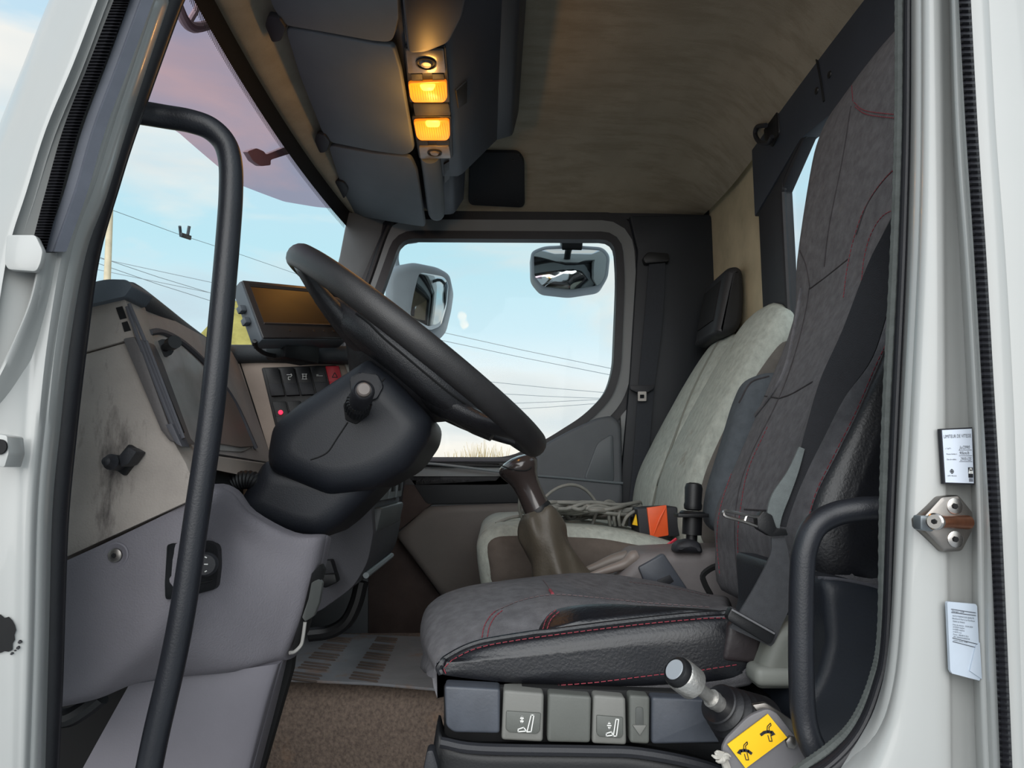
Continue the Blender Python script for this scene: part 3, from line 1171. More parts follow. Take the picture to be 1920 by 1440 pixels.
pv = Plane(A(-.412, 1.3, .88), A(-.19, 1.25, .80), A(-.455, 2.07, .88))
bm = B()
sec = [(-.385, .905), (-.192, .838), (-.176, .812), (-.088, .812), (-.074, .820), (.030, .93), (.045, 1.018), (-.385, 1.018)]
prism(bm, [A(x, .72, z) for x, z in sec], (-.012, 1.16, 0), .008)
finish(bm, 'housing', VISORD, oc)
bm = B()
sec = [(-.42, .905), (-.20, .838), (-.19, .815), (-.115, .82), (-.085, .87), (-.08, .975), (-.42, .985)]
prism(bm, [A(x, 1.86, z) for x, z in sec], (-.012, .33, 0), .012)
finish(bm, 'housing_end', VISORD, oc)
# the darker stepped block towards the roof
bm = B()
prism(bm, [A(x, .72, z) for x, z in [(.0, .915), (.05, .93), (.066, 1.0), (.066, 1.022), (.0, 1.022)]], (0, 1.16, 0), .01)
finish(bm, 'console_step', M('console_navy', (30, 37, 48), .5, var=.06), oc)
flaps = [
    [(486, -60), (746, -60), (748, 30), (737, 76, 14), (700, 73), (600, 55), (534, 44, 16), (514, 10)],
    [(535, 49, 14), (600, 60), (700, 79), (739, 83, 10), (752, 130), (777, 280, 14), (762, 289, 8), (700, 281), (620, 265, 12), (604, 244), (562, 138)],
    [(616, 270, 12), (700, 286), (770, 293, 10), (782, 320), (798, 424, 6), (740, 415), (664, 402, 14), (646, 380), (638, 340)],
]
for fpoly in flaps:
    finish(pv.slab(rnd(fpoly, 5), .012, .005, .004, seg=3), 'flap', VISOR, oc)
for hx, hy, s in ((519, 40, 1.35), (606, 258, 1.0), (641, 346, .95)):
    poly = [(-10 * s, -14 * s), (6 * s, -10 * s), (15 * s, 4 * s), (8 * s, 22 * s), (-4 * s, 24 * s), (-14 * s, 0)]
    finish(pv.slab(rnd([(hx + a, hy + b) for a, b in poly], 5), .012, .004, .010), 'hinge', CHAR, oc)
# lamp strip
ps = Plane(A(-.17, 1.2, .803), A(-.09, 1.2, .803), A(-.17, 1.8, .803))
finish(ps.slab([(747, -60), (834, -60), (838, 86), (850, 292), (790, 296), (760, 86)], .008, .002, .0), 'lamp_strip', VISORD, oc)
finish(ps.slab(rnd([(752, -50), (880, -50), (868, 10), (842, 62), (800, 80), (765, 82)], 10), .03, .01, .02, seg=3), 'storage_bulge', M('console_bulge', (34, 40, 50), .45, var=.05), oc)


def lamp(units, label):
    lp = thing('cab_lamp', ps(*units['c'], 0), label, 'lamp', 'amber cab lamps')
    finish(ps.slab(rnd(units['body'], 3), .012, .002, .005), 'lamp_body', BLACK, lp)
    ln = finish(ps.slab(rnd(units['lens'], 6), .012, .003, .011), 'amber_lens', AMBER, lp, label='lit amber lens')
    finish(ps.slab(rnd(units['core'], 5), .002, .0005, .0125), 'glowing_bulb', AMBERH, ln)
    bm = B()
    (x0, y0), (x1, y1) = units['ribs']
    for i in range(14):
        f = (i + .5) / 14
        tube(bm, [ps(x0 + (x1 - x0) * f, y0 + 4, .0112), ps(x0 + (x1 - x0) * f + 4, y1 - 4, .0112)], .0005, 5)
    finish(bm, 'lens_ribs', M('amber_ribs', (220, 140, 40), .3, var=.0, emit=((235, 110, 10), .32)), ln, kind='stuff')
    finish(ps.slab(rnd(units['clear'], 3), .01, .002, .009), 'clear_cover', LENSC, lp)
    cx, cy, rr = units['spot']
    o = ps(cx, cy, .009)
    n = ps.n
    s_ = finish(lathe(B(), o, n, [(-.004, rr), (.003, rr), (.004, rr * .85), (.001, rr * .8), (.0005, 0)], 28), 'reading_spot', CHAR, lp)
    finish(lathe(B(), o + n * .001, n, [(0, rr * .7), (.004, rr * .5), (.005, 0)], 24), 'spot_glass', LENSC, s_)
    for sw in units['sw']:
        finish(ps.slab(sw, .006, .001, .008), 'rocker', CHAR, lp)
    q = ps(*units['c'], .085)
    ld = bpy.data.lights.new('amber_glow', 'POINT')
    ld.energy = .6
    ld.color = (1, .48, .10)
    ld.shadow_soft_size = .02
    lo = bpy.data.objects.new('amber_glow', ld)
    COL.objects.link(lo)
    lo.location = q


lamp(dict(c=(801, 160), body=[(758, 84), (836, 84), (844, 188), (768, 188)], lens=[(765, 147), (838, 143), (839, 176), (832, 184), (775, 184), (769, 176)],
          core=[(786, 148), (818, 147), (812, 160), (792, 160)], ribs=((770, 147), (834, 182)), clear=[(761, 86), (832, 86), (836, 129), (765, 130)],
          spot=(799, 110, .020), sw=([(770, 132), (792, 132), (793, 145), (772, 145)], [(810, 132), (832, 132), (834, 143), (811, 144)])),
     'lit amber cab lamp nearer the doorway, under the dark storage bulge')
lamp(dict(c=(811, 240), body=[(772, 214), (846, 214), (849, 293), (786, 294)], lens=[(775, 219), (843, 217), (844, 249), (838, 256), (788, 256), (781, 250)],
          core=[(797, 217), (826, 217), (824, 229), (800, 229)], ribs=((780, 219), (840, 254)), clear=[(785, 269), (842, 268), (846, 291), (788, 292)],
          spot=(815, 279, .018), sw=([(784, 258), (802, 258), (803, 267), (786, 267)], [(818, 258), (842, 257), (843, 266), (819, 267)])),
     'lit amber cab lamp nearer the passenger window')
finish(ps.slab(rnd([(774, 190), (842, 190), (846, 212), (778, 213)], 3), .008, .002, .006), 'blank_cover', CHAR, oc)
# rounded end post and latches
bm = B()
tube(bm, [ps(806, 296, -.010), ps(812, 340, -.006), ps(818, 398, -.004), ps(819, 403, -.012)], [.026, .027, .026, .018], 16, 4)
finish(bm, 'end_post', VISOR, oc)
T_o = [bvh(o) for o in oc.children if o.name.startswith('housing')]
for q in ([(853, 168), (874, 150), (874, 190), (858, 202)], [(832, 306), (842, 300), (843, 332), (833, 342)]):
    pts = [hit(T_o, x, y, .0) for x, y in q]
    if all(pts):
        nn = (pts[1] - pts[0]).cross(pts[3] - pts[0]).normalized()
        if nn.dot(CAM - pts[0]) < 0:
            nn = -nn
        finish(prism(B(), [p + nn * .004 for p in pts], -nn * .01, .001), 'flap_latch', BLACK, oc)

# =================================================================== DASHBOARD
da = thing('dashboard', A(-.5, 1.2, -.45), 'worn grey dashboard wrapping around the steering column', 'dashboard')
YD = .80
up = rnd([(110, 582), (163, 572), (232, 556, 3), (243, 595), (252, 634), (100, 676)], 3)
finish(slab(up, YD, .05, .004), 'side_panel', BEIGE, da)
lo_ = rnd([(100, 681), (252, 638), (266, 668), (322, 822), (348, 868), (372, 925), (352, 940), (86, 1062)], 3)
side = finish(slab(lo_, YD + .002, .05, .004), 'side_panel', BEIGE, da)
finish(slab([(228, 634), (252, 630), (268, 664), (324, 818), (336, 832), (316, 826), (300, 806)], YD - .006, .05, .005), 'edge_strip', M('strip_grey', (84, 80, 80), .6, var=.08, vs=30, bump=.2), da)
for q in ([(217, 577), (229, 574), (237, 596), (225, 599)], [(228, 605), (238, 602), (245, 619), (233, 622)]):
    finish(slab(q, YD - .001, .004, 0), 'side_slot', PIT, da)
# cap and hood roll
cap = rnd([(100, 550), (163, 531), (200, 523, 12), (238, 524, 8), (248, 536, 4), (233, 556), (163, 572), (100, 590)], 4)
finish(slab(cap, YD - .010, .05, .006, 3), 'hood_cap', M('hood_blue_grey', (92, 100, 108), .6, var=.06, bump=.2), da)
hood = [U(236, 544, .812), U(250, 552, .83), U(298, 588, .94), U(342, 622, 1.06), U(382, 650, 1.17), U(412, 662, 1.235), U(450, 664, 1.27), U(540, 664, 1.29), U(660, 666, 1.30)]
bm = B()
tube(bm, hood, [.010, .0125, .0135, .0145, .0155, .016, .017, .017, .017], 16, 5)
finish(bm, 'hood_roll', M('hood_dark', (62, 66, 70), .6, var=.06, bump=.25, bs=500), da)
# instrument surround (a plane running from the door to the middle)
pa, pb, pc, pd = U(236, 552, .815), U(440, 662, 1.26), U(512, 868, 1.26), U(335, 838, .83)
pi = Patch(pa, pb, pc, pd)
bm = B()
rows = [[pi(u, v) for u in (0, .25, .5, .75, 1)] for v in (0, .33, .66, 1)]
sheet(bm, rows, 1, 1, .02, -pi.n)
sur = finish(bm, 'instrument_surround', M('surround_grey', (158, 150, 146), .6, var=.1, vs=16, bump=.2), da)
T_i = bvh(sur)


def on_sur(poly, lift, th, bevel=.0, n_=None):
    pts = [hit(T_i, q[0], q[1], lift, None) for q in poly]
    return prism(B(), [p for p in pts if p is not None], -pi.n * th, bevel)


lens_px = rnd([(276, 626), (300, 628), (340, 650), (385, 694), (432, 760), (470, 838), (452, 848), (360, 842), (332, 822), (300, 718)], 6)
lens = finish(on_sur(lens_px, .002, .003, .0), 'instrument_lens', LENSM, da, label='clear lens over the instruments')
bm = B()
P = [hit(T_i, q.x, q.y, .003) for q in spl([(276, 625, 0), (300, 624, 0), (340, 645, 0), (388, 690, 0), (436, 756, 0), (476, 842, 0)], 5)]
tube(bm, [p for p in P if p], .004, 6)
finish(bm, 'lens_rim', DGREY, da)
finish(on_sur([(402, 712), (428, 740), (450, 790), (470, 838), (446, 840), (396, 832)], .0045, .003), 'lens_reflection', LENSREFL, da)  # brownish reflection on the lens, put into the colour of a plate
o = hit(T_i, 302, 655, .003)
tk = finish(lathe(B(), o, V((.62, -.62, .1)), [(0, .011), (.004, .011), (.005, .005), (.022, .005), (.022, .008), (.034, .008), (.034, 0)], 14), 'reset_knob', BLACK, da)
# vent blades along the near edge of the cluster
bm = B()
for a, b in (((238, 575), (268, 660)), ((262, 640), (330, 815)), ((268, 638), (338, 815)), ((274, 640), (344, 822)), ((242, 570), (272, 640))):
    tube(bm, [U(*a, YD - .004), U(*b, YD - .004)], .0022, 6)
finish(bm, 'edge_slats', DGREY, da, kind='stuff')
finish(slab([(262, 652), (275, 650), (340, 810), (330, 818)], YD - .002, .01, .001), 'edge_slot', PIT, da)
finish(slab(rnd([(310, 796), (322, 794), (342, 838), (330, 832)], 2), YD - .012, .02, .002), 'edge_clip', DGREY, da)
# cubby below the cluster and under-dash lining
finish(prism(B(), [U(345, 846, .87), U(520, 872, 1.20), U(520, 905, 1.20), U(356, 872, .87)], (0, .02, 0), .002), 'cluster_sill', M('sill_beige', (160, 150, 142), .6, var=.08), da)
finish(prism(B(), [U(352, 862, .90), U(520, 884, 1.26), U(560, 1010, 1.26), U(372, 960, .90)], (0, .02, 0)), 'column_cavity', PIT, da)
finish(prism(B(), [U(418, 866, 1.02), U(455, 872, 1.06), U(462, 890, 1.06), U(436, 905, 1.02), U(424, 888, 1.02)], (0, .01, 0), .001), 'cubby_frame', BLACK, da)
bm = B()
P = spl([U(x, y, 1.03) for x, y in ((428, 912), (446, 902), (470, 900), (490, 912), (498, 930))], 8)
tube(bm, P, [.012 + .0016 * (i % 2) for i in range(len(P))], 12)
finish(bm, 'cable_conduit', BLACK, da, label='ribbed black conduit behind the column')
finish(prism(B(), [U(436, 920, 1.05), U(500, 892, 1.10), U(508, 910, 1.10), U(450, 935, 1.05)], (0, .01, 0), .002), 'mounting_bracket', M('bracket_tan', (150, 124, 98), .6, var=.2, vs=40), da)
# small knob on the side panel
hk = finish(slab([(206, 874), (240, 832), (266, 848), (232, 893)], YD - .004, .012, .002), 'beam_adjuster', BLACK, da)
bm = B()
slab(rnd([(222, 856), (240, 838), (256, 847), (240, 870), (226, 876)], 3), YD - .022, .022, .003, bm=bm)
finish(bm, 'adjuster_block', CHAR, hk)
finish(lathe(B(), U(222, 868, YD - .004), (0, -1, .05), [(0, .0085), (.016, .0085), (.019, .006), (.026, .0045), (.028, 0)], 16), 'adjuster_knob', CHAR, hk)
# lower fascia
fas = [
    [(92, 1068, .79), (112, 1057, .79), (230, 1003, .80), (352, 942, .81), (396, 908, .83), (437, 920, .865), (470, 960, .90), (545, 1000, .93), (600, 1004, .95), (615, 1010, .985)],
    [(90, 1080, .786), (112, 1072, .786), (230, 1022, .796), (350, 964, .803), (398, 930, .808), (438, 938, .846), (474, 974, .890), (546, 1012, .922), (599, 1015, .942), (613, 1022, .985)],
    [(90, 1120, .786), (112, 1110, .786), (228, 1080, .793), (338, 1045, .797), (400, 1015, .848), (440, 1012, .888), (480, 1035, .903), (545, 1062, .92), (588, 1070, .94), (602, 1076, .985)],
    [(90, 1200, .786), (112, 1190, .786), (222, 1165, .79), (318, 1140, .794), (378, 1130, .83), (432, 1130, .865), (482, 1132, .89), (538, 1135, .915), (572, 1138, .935), (584, 1140, .985)],
    [(90, 1265, .786), (112, 1258, .786), (205, 1240, .79), (278, 1216, .797), (345, 1212, .832), (420, 1212, .86), (470, 1206, .885), (520, 1200, .91), (550, 1196, .93), (562, 1196, .985)],
    [(90, 1318, .79), (112, 1312, .79), (180, 1296, .797), (248, 1268, .812), (325, 1256, .845), (420, 1250, .868), (470, 1243, .888), (512, 1232, .91), (538, 1226, .93), (550, 1222, .985)],
    [(90, 1330, .81), (112, 1326, .81), (184, 1310, .815), (254, 1282, .83), (328, 1270, .86), (420, 1262, .88), (470, 1254, .90), (512, 1243, .92), (540, 1237, .94), (552, 1232, .99)],
]
bm = B()
sheet(bm, [[U(*p) for p in r] for r in fas], 4, 4, .02)
fo = finish(bm, 'lower_fascia', GREY, da, smooth=60)
T_f = bvh(fo)
# recess and headlight switch
Q = rnd([(316, 1020), (386, 1013), (402, 1024), (404, 1060), (399, 1105), (370, 1112), (330, 1120), (310, 1124), (309, 1090)], 8)
pts = [hit(T_f, q.x, q.y, .004) for q in Q]
bm = prism(B(), pts, (0, .012, 0), .002)
hs = finish(bm, 'headlight_switch', BLACK, da)
T_s = bvh(hs)
o = hit(T_s, 386, 1058, 0)
o2 = lathe(B(), o, V((.25, -1, .05)), [(0, .0135), (.006, .0135), (.009, .011), (.0095, 0)], 22)
kn = finish(o2, 'switch_knob', CHAR, hs)
tk_ = bvh(kn)
bm = B()
for q in ([(384, 1044), (388, 1046)], [(383, 1058), (390, 1058)], [(384, 1072), (388, 1070)]):
    P = [hit(tk_, x, y, .0008) for x, y in q]
    if all(P):
        tube(bm, P, .0007, 5)
finish(bm, 'switch_marks', PRINTW, kn, kind='stuff')
bm = B()
P = line_on(T_s, [(366, 1094), (384, 1092), (398, 1088)], .0005, 3)
tube(bm, P, .0010, 5)
finish(bm, 'switch_joint', PIT, hs)
# screw
o = hit(T_f, 217, 1041, .0)
sw = finish(lathe(B(), o, (0, -1, 0), [(-.004, .0135), (.0005, .0135), (.001, .012), (-.0004, .0085), (-.0004, 0)], 24), 'screw_recess', GREY2, da)
s1 = finish(lathe(B(), o + V((0, -.0006, 0)), (0, -1, 0), [(0, .0075), (.002, .0072), (.0032, .005), (.0033, 0)], 20), 'fascia_screw', STEEL, da)
star_hole(o + V((0, -.0034, 0)), (0, -1, 0), .0028, s1)
# release handle and its slot at the end of the fascia
bm = B()
prism(bm, [U(600, 1058, .945), U(606, 1070, .95), U(572, 1190, .945), U(552, 1222, .93), U(546, 1218, .925), U(566, 1150, .93), U(584, 1075, .935)], (0, .02, 0), .002)
finish(bm, 'handle_slot', PIT, da)
bm = B()
prism(bm, [U(*p) for p in ((584, 1092, .925), (598, 1086, .945), (604, 1094, .95), (598, 1130, .95), (588, 1156, .945), (572, 1166, .93), (566, 1158, .925), (578, 1124, .925))], (0, .012, 0), .004, 3)
finish(bm, 'bonnet_release', M('lever_grey', (96, 98, 96), .45, var=.1), da)
bm = B()
tube(bm, [U(*p) for p in ((572, 1166, .935), (568, 1195, .935), (564, 1210, .935), (552, 1222, .93), (543, 1224, .925))], .0022, 8, 4)
finish(bm, 'release_wire', M('wire_grey', (150, 148, 144), .4, var=.1), da)
# lower knee panel
kp = [
    [(242, 1284, .86), (330, 1270, .87), (430, 1258, .885), (512, 1246, .905), (524, 1245, .92), (530, 1243, .96)],
    [(205, 1350, .86), (310, 1340, .865), (410, 1330, .88), (486, 1322, .90), (502, 1321, .915), (512, 1320, .96)],
    [(150, 1450, .86), (275, 1450, .865), (385, 1450, .88), (456, 1450, .90), (468, 1450, .915), (478, 1450, .96)],
    [(120, 1510, .86), (255, 1510, .865), (370, 1510, .88), (440, 1510, .90), (452, 1510, .915), (462, 1510, .96)],
]
bm = B()
sheet(bm, [[U(*p) for p in r] for r in kp], 4, 4, .02)
finish(bm, 'knee_panel', GREY2, da, smooth=60)
bm = B()
prism(bm, [U(*p) for p in ((80, 1290, .90), (300, 1240, .95), (560, 1150, 1.0), (545, 1260, 1.0), (470, 1520, 1.0), (80, 1520, .92))], (0, .02, 0))
finish(bm, 'wheel_well_lining', PIT, da)
bm = B()
tube(bm, [U(x, y, .83) for x, y in ((92, 1345), (130, 1345), (165, 1325), (190, 1305))], .010, 10, 4)
finish(bm, 'lining_edge', BLACK, da)
# centre stack
stk = rnd([(560, 862), (640, 862), (690, 874), (696, 940), (700, 1000), (690, 1055, 20), (662, 1102, 20), (600, 1146, 10), (556, 1160), (552, 1000)], 5)
finish(slab(stk, 1.38, .40, .010, 3), 'centre_stack', DGREY, da)
XS = U(696, 960, 1.39).x


def rq(px, py, dx=0.0):        # on the rear face of the stack
    return UXp(px, py, XS + dx)


fr = rnd([(700, 862), (736, 872), (742, 950), (728, 1042), (700, 1078), (676, 1092), (692, 1040), (699, 950)], 3)


def faceq(poly, y0, y1, dx, th, bevel, name, mat, parent=da):
    """poly in (f, py): f 0..1 across the depth of the stack's rear face"""
    pts = []
    for f, z in poly:
        pts.append(A(XS + dx - .02 * max(0, (-.02 - z)) / .1, y0 + (y1 - y0) * f, z))
    return finish(prism(B(), pts, (-th, 0, 0), bevel), name, mat, parent)


faceq([(0, .03), (1, .03), (1, -.20), (0, -.20)], 1.395, 1.76, .012, .03, .004, 'stack_face', M('stack_grey', (84, 88, 92), .5, var=.08), da)
for f0 in (.08, .38, .68):
    vt = faceq([(f0, .012), (f0 + .26, .012), (f0 + .26, -.045), (f0, -.045)], 1.395, 1.76, .018, .012, .002, 'air_vent', M('vent_grey', (120, 128, 132), .4, var=.06), da)
    faceq([(f0 + .05, .008), (f0 + .13, .008), (f0 + .13, -.03), (f0 + .05, -.03)], 1.395, 1.76, .020, .004, .0, 'vent_opening', PIT, vt)
faceq([(.04, -.058), (.96, -.058), (.96, -.105), (.04, -.105)], 1.395, 1.76, .026, .02, .006, 'stack_drawer', M('drawer_grey', (92, 96, 98), .5, var=.06), da)
faceq([(.10, -.118), (.90, -.118), (.88, -.178), (.12, -.178)], 1.395, 1.76, .0135, .004, .0, 'stack_cubby', PIT, da)
bm = B()
tube(bm, [A(XS - .012, 1.42, -.186), A(XS - .010, 1.6, -.184), A(XS - .008, 1.74, -.182)], .006, 8, 3)
finish(bm, 'cubby_lip', M('lip_grey', (150, 158, 162), .4, var=.06), da)
bm = B()
P = [U(x, y, 1.377) for x, y in ((640, 968), (672, 962), (681, 950), (683, 905))]
tube(bm, P, .0012, 5)
finish(bm, 'stack_joint', PIT, da)
finish(slab([(603, 1052), (620, 1050), (630, 1082), (600, 1085)], 1.355, .03, .003), 'pedal_plate', CHAR, da)
finish(slab([(598, 1078), (628, 1076), (632, 1092), (610, 1103), (598, 1098)], 1.34, .03, .003), 'pedal_pad', BLACK, da)
bm = B()
tube(bm, [U(x, y, 1.5) for x, y in ((678, 1090), (668, 1130), (650, 1165), (620, 1184), (580, 1190))], .014, 10, 4)
finish(bm, 'floor_hose', BLACK, da)
# switch panel facing the driver
pq = Plane(U(450, 680, 1.27), U(640, 672, 1.31), U(540, 860, 1.27))
spn = finish(pq.slab(rnd([(430, 662), (642, 655, 3), (662, 700), (690, 800), (560, 900), (486, 874)], 4), .03, .003), 'switch_fascia', M('switch_fascia_beige', (164, 148, 136), .65, var=.1, vs=16, bump=.2), da)
bm = B()
tube(bm, [pq(447, 672, .001), pq(476, 760, .001), pq(508, 862, .001)], .0012, 5)
finish(bm, 'fascia_joint', PIT, spn)
bm = B()
tube(bm, [pq(640, 658, .003), pq(652, 690, .003), pq(668, 730, .003)], .004, 6)
finish(bm, 'silver_trim', M('silver_trim', (170, 170, 164), .35, var=.05), da)
finish(pq.slab(rnd([(490, 690), (632, 685), (660, 800), (520, 815)], 5), .008, .002, .004), 'switch_frame', BLACK, da)
for r_ in range(2):
    for k in range(5):
        f = r_ * 62
        sl_ = .235
        x0 = 497 + 28.2 * k + f * .22 - (.6 * k if r_ else 0)
        y0 = 693 - 1.0 * k + f
        w_, h_ = 25.5, 52
        q = [(x0, y0), (x0 + w_, y0 - .8), (x0 + w_ + h_ * sl_, y0 + h_ - 1), (x0 + h_ * sl_, y0 + h_)]
        red = (r_ == 0 and k == 4)
        s = finish(pq.slab(q, .008, .0012, .009), 'rocker_switch', REDSW if red else BTND if False else BLACK, da, label='red hazard rocker switch' if red else None)
        # a sloped lower lip makes the rocker
        q2 = [(x0 + h_ * .55 * sl_, y0 + h_ * .55), (x0 + w_ + h_ * .55 * sl_, y0 + h_ * .55), (x0 + w_ + h_ * sl_, y0 + h_ - 1), (x0 + h_ * sl_, y0 + h_)]
        finish(pq.slab(q2, .004, .001, .0115), 'rocker_lip', REDSW if red else CHAR, s)
        cx, cy = x0 + w_ * .5 + 5, y0 + 17
        bm = B()

        def stroke(pts, w=.0009):
            P = [pq(cx + a, cy + b, .0096) for a, b in pts]
            for a, b in zip(P, P[1:]):
                t = (b - a).normalized()
                sd = t.cross(pq.n) * w * .5
                prism(bm, [a - sd, b - sd, b + sd, a + sd], -pq.n * .0004)

        if red:
            stroke([(-5, 4), (0, -5), (5, 4), (-5, 4)], .0014)
            finish(bm, 'hazard_triangle', PRINTK, s, kind='stuff')
        elif r_ == 0 and k == 1:
            stroke([(-5, -4), (5, -4), (3, 0), (-2, 0), (-2, 5), (2, 5)])
            stroke([(3, -6), (5, -2)])
            finish(bm, 'switch_symbol', PRINTW, s, kind='stuff')
        elif r_ == 0 and k == 2:
            stroke([(-5, -4), (5, -4)])
            stroke([(-4, 0), (4, 0)])
            stroke([(-3, -5), (-3, 4)])
            stroke([(3, -5), (3, 4)])
            stroke([(-5, 5), (5, 5)])
            finish(bm, 'switch_symbol', PRINTW, s, kind='stuff')
        elif r_ == 0 and k == 3:
            stroke([(-6, 0), (6, 0)])
            stroke([(-6, -2), (-2, -2)])
            finish(bm, 'switch_symbol', PRINTW, s, kind='stuff')
        else:
            bm.free()
        if r_ == 1 and k == 0:
            finish(lathe(B(), pq(527, 776, .012), pq.n, [(0, .004), (.002, .004), (.003, 0)], 12), 'indicator_light', REDLED, s, label='lit red indicator')
# passenger side of the dash
bm = B()
prism(bm, [A(-.62, 1.62, .20), A(-.32, 1.62, .20), A(-.27, 1.62, .08), A(-.30, 1.62, -.16), A(-.62, 1.62, -.24)], (0, .72, 0), .02, 3)
finish(bm, 'passenger_fascia', DGREY, da)

# =================================================================== MONITOR
Ym = 1.15
mtl, mtr, mbr, mbl = U(450, 525, 1.15), U(614, 541, 1.30), U(652, 637, 1.27), U(491, 637, 1.12)
mo = thing('monitor', (mbl + mbr) / 2, 'flat display monitor reflecting amber light on top of the dashboard', 'monitor')
mp_ = Patch(mtl, mtr, mbr, mbl)
bm = B()
q = [(0, 0), (1, 0), (1, 1), (0, 1)]
mp_.plate(bm, q, 0, .028, .004)
finish(bm, 'case', M('monitor_grey', (84, 90, 96), .5, var=.05), mo)
bm = B()
mp_.plate(bm, [(.012, .015), (.988, .015), (.988, .985), (.012, .985)], .003, .004, .002)
finish(bm, 'bezel', M('monitor_bezel', (40, 36, 36), .38, var=.04, spec=.8), mo)
bm = B()
mp_.plate(bm, [(.07, .07), (.92, .07), (.92, .74), (.07, .74)], .0036, .002, .0)
finish(bm, 'screen', SCREEN, mo)
bm = B()
mp_.plate(bm, [(.07, .07), (.92, .07), (.92, .13), (.07, .13)], .0040, .001, .0)
finish(bm, 'screen_bar', PIT, mo)
bm = B()
tube(bm, [mp_(.07, .748, .0036), mp_(.93, .748, .0036)], .0016, 6)
tube(bm, [mp_(.925, .07, .0036), mp_(.925, .745, .0036)], .0010, 6)
finish(bm, 'screen_edge', M('screen_edge', (70, 60, 56), .25, var=.0), mo, kind='stuff')
for u in (.32, .60, .72, .84):
    finish(lathe(B(), mp_(u, .86, .003), mp_.n, [(0, .0022), (.0008, .002), (.0008, 0)], 10), 'monitor_button', BLACK, mo)
for v in (.42, .62):
    bm = B()
    box(bm, mp_(-.03, v, -.014), mp_(.03, v) - mp_(0, v), mp_.n * .006, (mp_(0, v) - mp_(0, v + .05)), .002)
    ear = finish(bm, 'mounting_ear', M('monitor_grey', (84, 90, 96), .5), mo)
bm = B()
box(bm, (mbl + mbr) / 2 - mp_.n * .045 + V((0, 0, .004)), (.02, .035, 0), (-.02, .012, 0), (0, 0, .016), .004)
finish(bm, 'stand', BLACK, mo)
bm = B()
tube(bm, [mp_(.0, .96, -.02), U(478, 640, 1.12), U(482, 652, 1.14), U(500, 664, 1.17), U(530, 668, 1.2), U(560, 668, 1.24)], .0036, 8, 5)
o = finish(bm, 'monitor_cable', BLACK, mo)

# =================================================================== STEERING WHEEL
wc = V((-.116, 1.10, .188 + ZC))
e1 = V((-.40, 0, .312)).normalized()          # towards the top of the wheel
e2 = V((0, -1, 0))
ax = e1.cross(e2).normalized()
if ax.z < 0:
    ax = -ax
# tip the wheel so that a little of its back shows
tip = Matrix.Rotation(math.radians(-1.0), 3, 'Z')
ax = tip @ ax
e1 = tip @ e1
e2 = tip @ e2
RW = .228
sw_ = thing('steering_wheel', wc - V((0, 0, .2)), 'large black four spoke steering wheel seen nearly edge on', 'steering wheel')


def wp(r, phi, h=0.0):
    return wc + (e1 * math.cos(phi) + e2 * math.sin(phi)) * r + ax * h


bm = B()
NR = 72
rings = []
for i in range(NR):
    ph = i / NR * 2 * math.pi
    rad = (e1 * math.cos(ph) + e2 * math.sin(ph))
    rings.append([wp(RW, ph) + rad * math.cos(t) * .0155 + ax * math.sin(t) * .0185 for t in [j / 16 * 2 * math.pi for j in range(16)]])
rings.append(rings[0])
loft(bm, rings, cap0=False, cap1=False)
finish(bm, 'rim', RIMM, sw_, smooth=80)
for sgn in (1, -1):
    for base in (32, 150):
        ph = math.radians(base) * sgn
        bm = B()
        rr = []
        for f in (0, .2, .45, .7, .9, 1.0):
            r_ = .045 + (RW - .05) * f
            h = -.040 + .030 * f ** 2
            wv = .040 * (1 - f) ** 1.2 + .017 + .012 * max(0, (f - .7)) / .3
            tk = .016 * (1 - f) + .008
            tan = (-e1 * math.sin(ph) + e2 * math.cos(ph))
            c = wp(r_, ph, h)
            rr.append([c + tan * wv * math.cos(t) + ax * tk * math.sin(t) for t in [j / 16 * 2 * math.pi for j in range(16)]])
        rr = [[rr[i][j] for i in range(len(rr))] for j in range(16)]
        rr = [spl(r, 3) for r in rr]
        loft(bm, [[rr[j][i] for j in range(16)] for i in range(len(rr[0]))])
        finish(bm, 'spoke', WHEELM, sw_, smooth=70)
# centre pad: a long soft box between the spokes
bm = B()
rr = []
for f in [-1 + i / 12 * 2 for i in range(13)]:
    c = wc + e1 * (.168 * f) + ax * (-.024 - .004 * f * f)
    wv = .120 * (1 - abs(f) ** 2.6 * .62)
    tk = .030 * (1 - abs(f) ** 3 * .7)
    rr.append([c + e2 * wv * (abs(math.cos(t)) ** .6 * (1 if math.cos(t) >= 0 else -1)) + ax * tk * (abs(math.sin(t)) ** .7 * (1 if math.sin(t) >= 0 else -1)) for t in [j / 24 * 2 * math.pi for j in range(24)]])
loft(bm, rr)
pad = finish(bm, 'centre_pad', WHEELM, sw_, smooth=70)
bm = B()
rr = []
for h, r_ in ((-.095, .050), (-.080, .062), (-.055, .085), (-.035, .10), (-.03, .09)):
    rr.append([wc + (e1 * math.cos(t) * 1.15 + e2 * math.sin(t)) * r_ + ax * h for t in [j / 32 * 2 * math.pi for j in range(32)]])
loft(bm, rr)
finish(bm, 'hub_cover', WHEELM, sw_, smooth=60)
T_p = bvh(pad)
bm = B()
P = line_on(T_p, [(668, 588), (690, 604), (720, 634), (760, 668), (800, 702), (850, 742), (905, 778)], .0005, 5)
tube(bm, P, .0016, 6)
finish(bm, 'pad_joint', PIT, sw_)

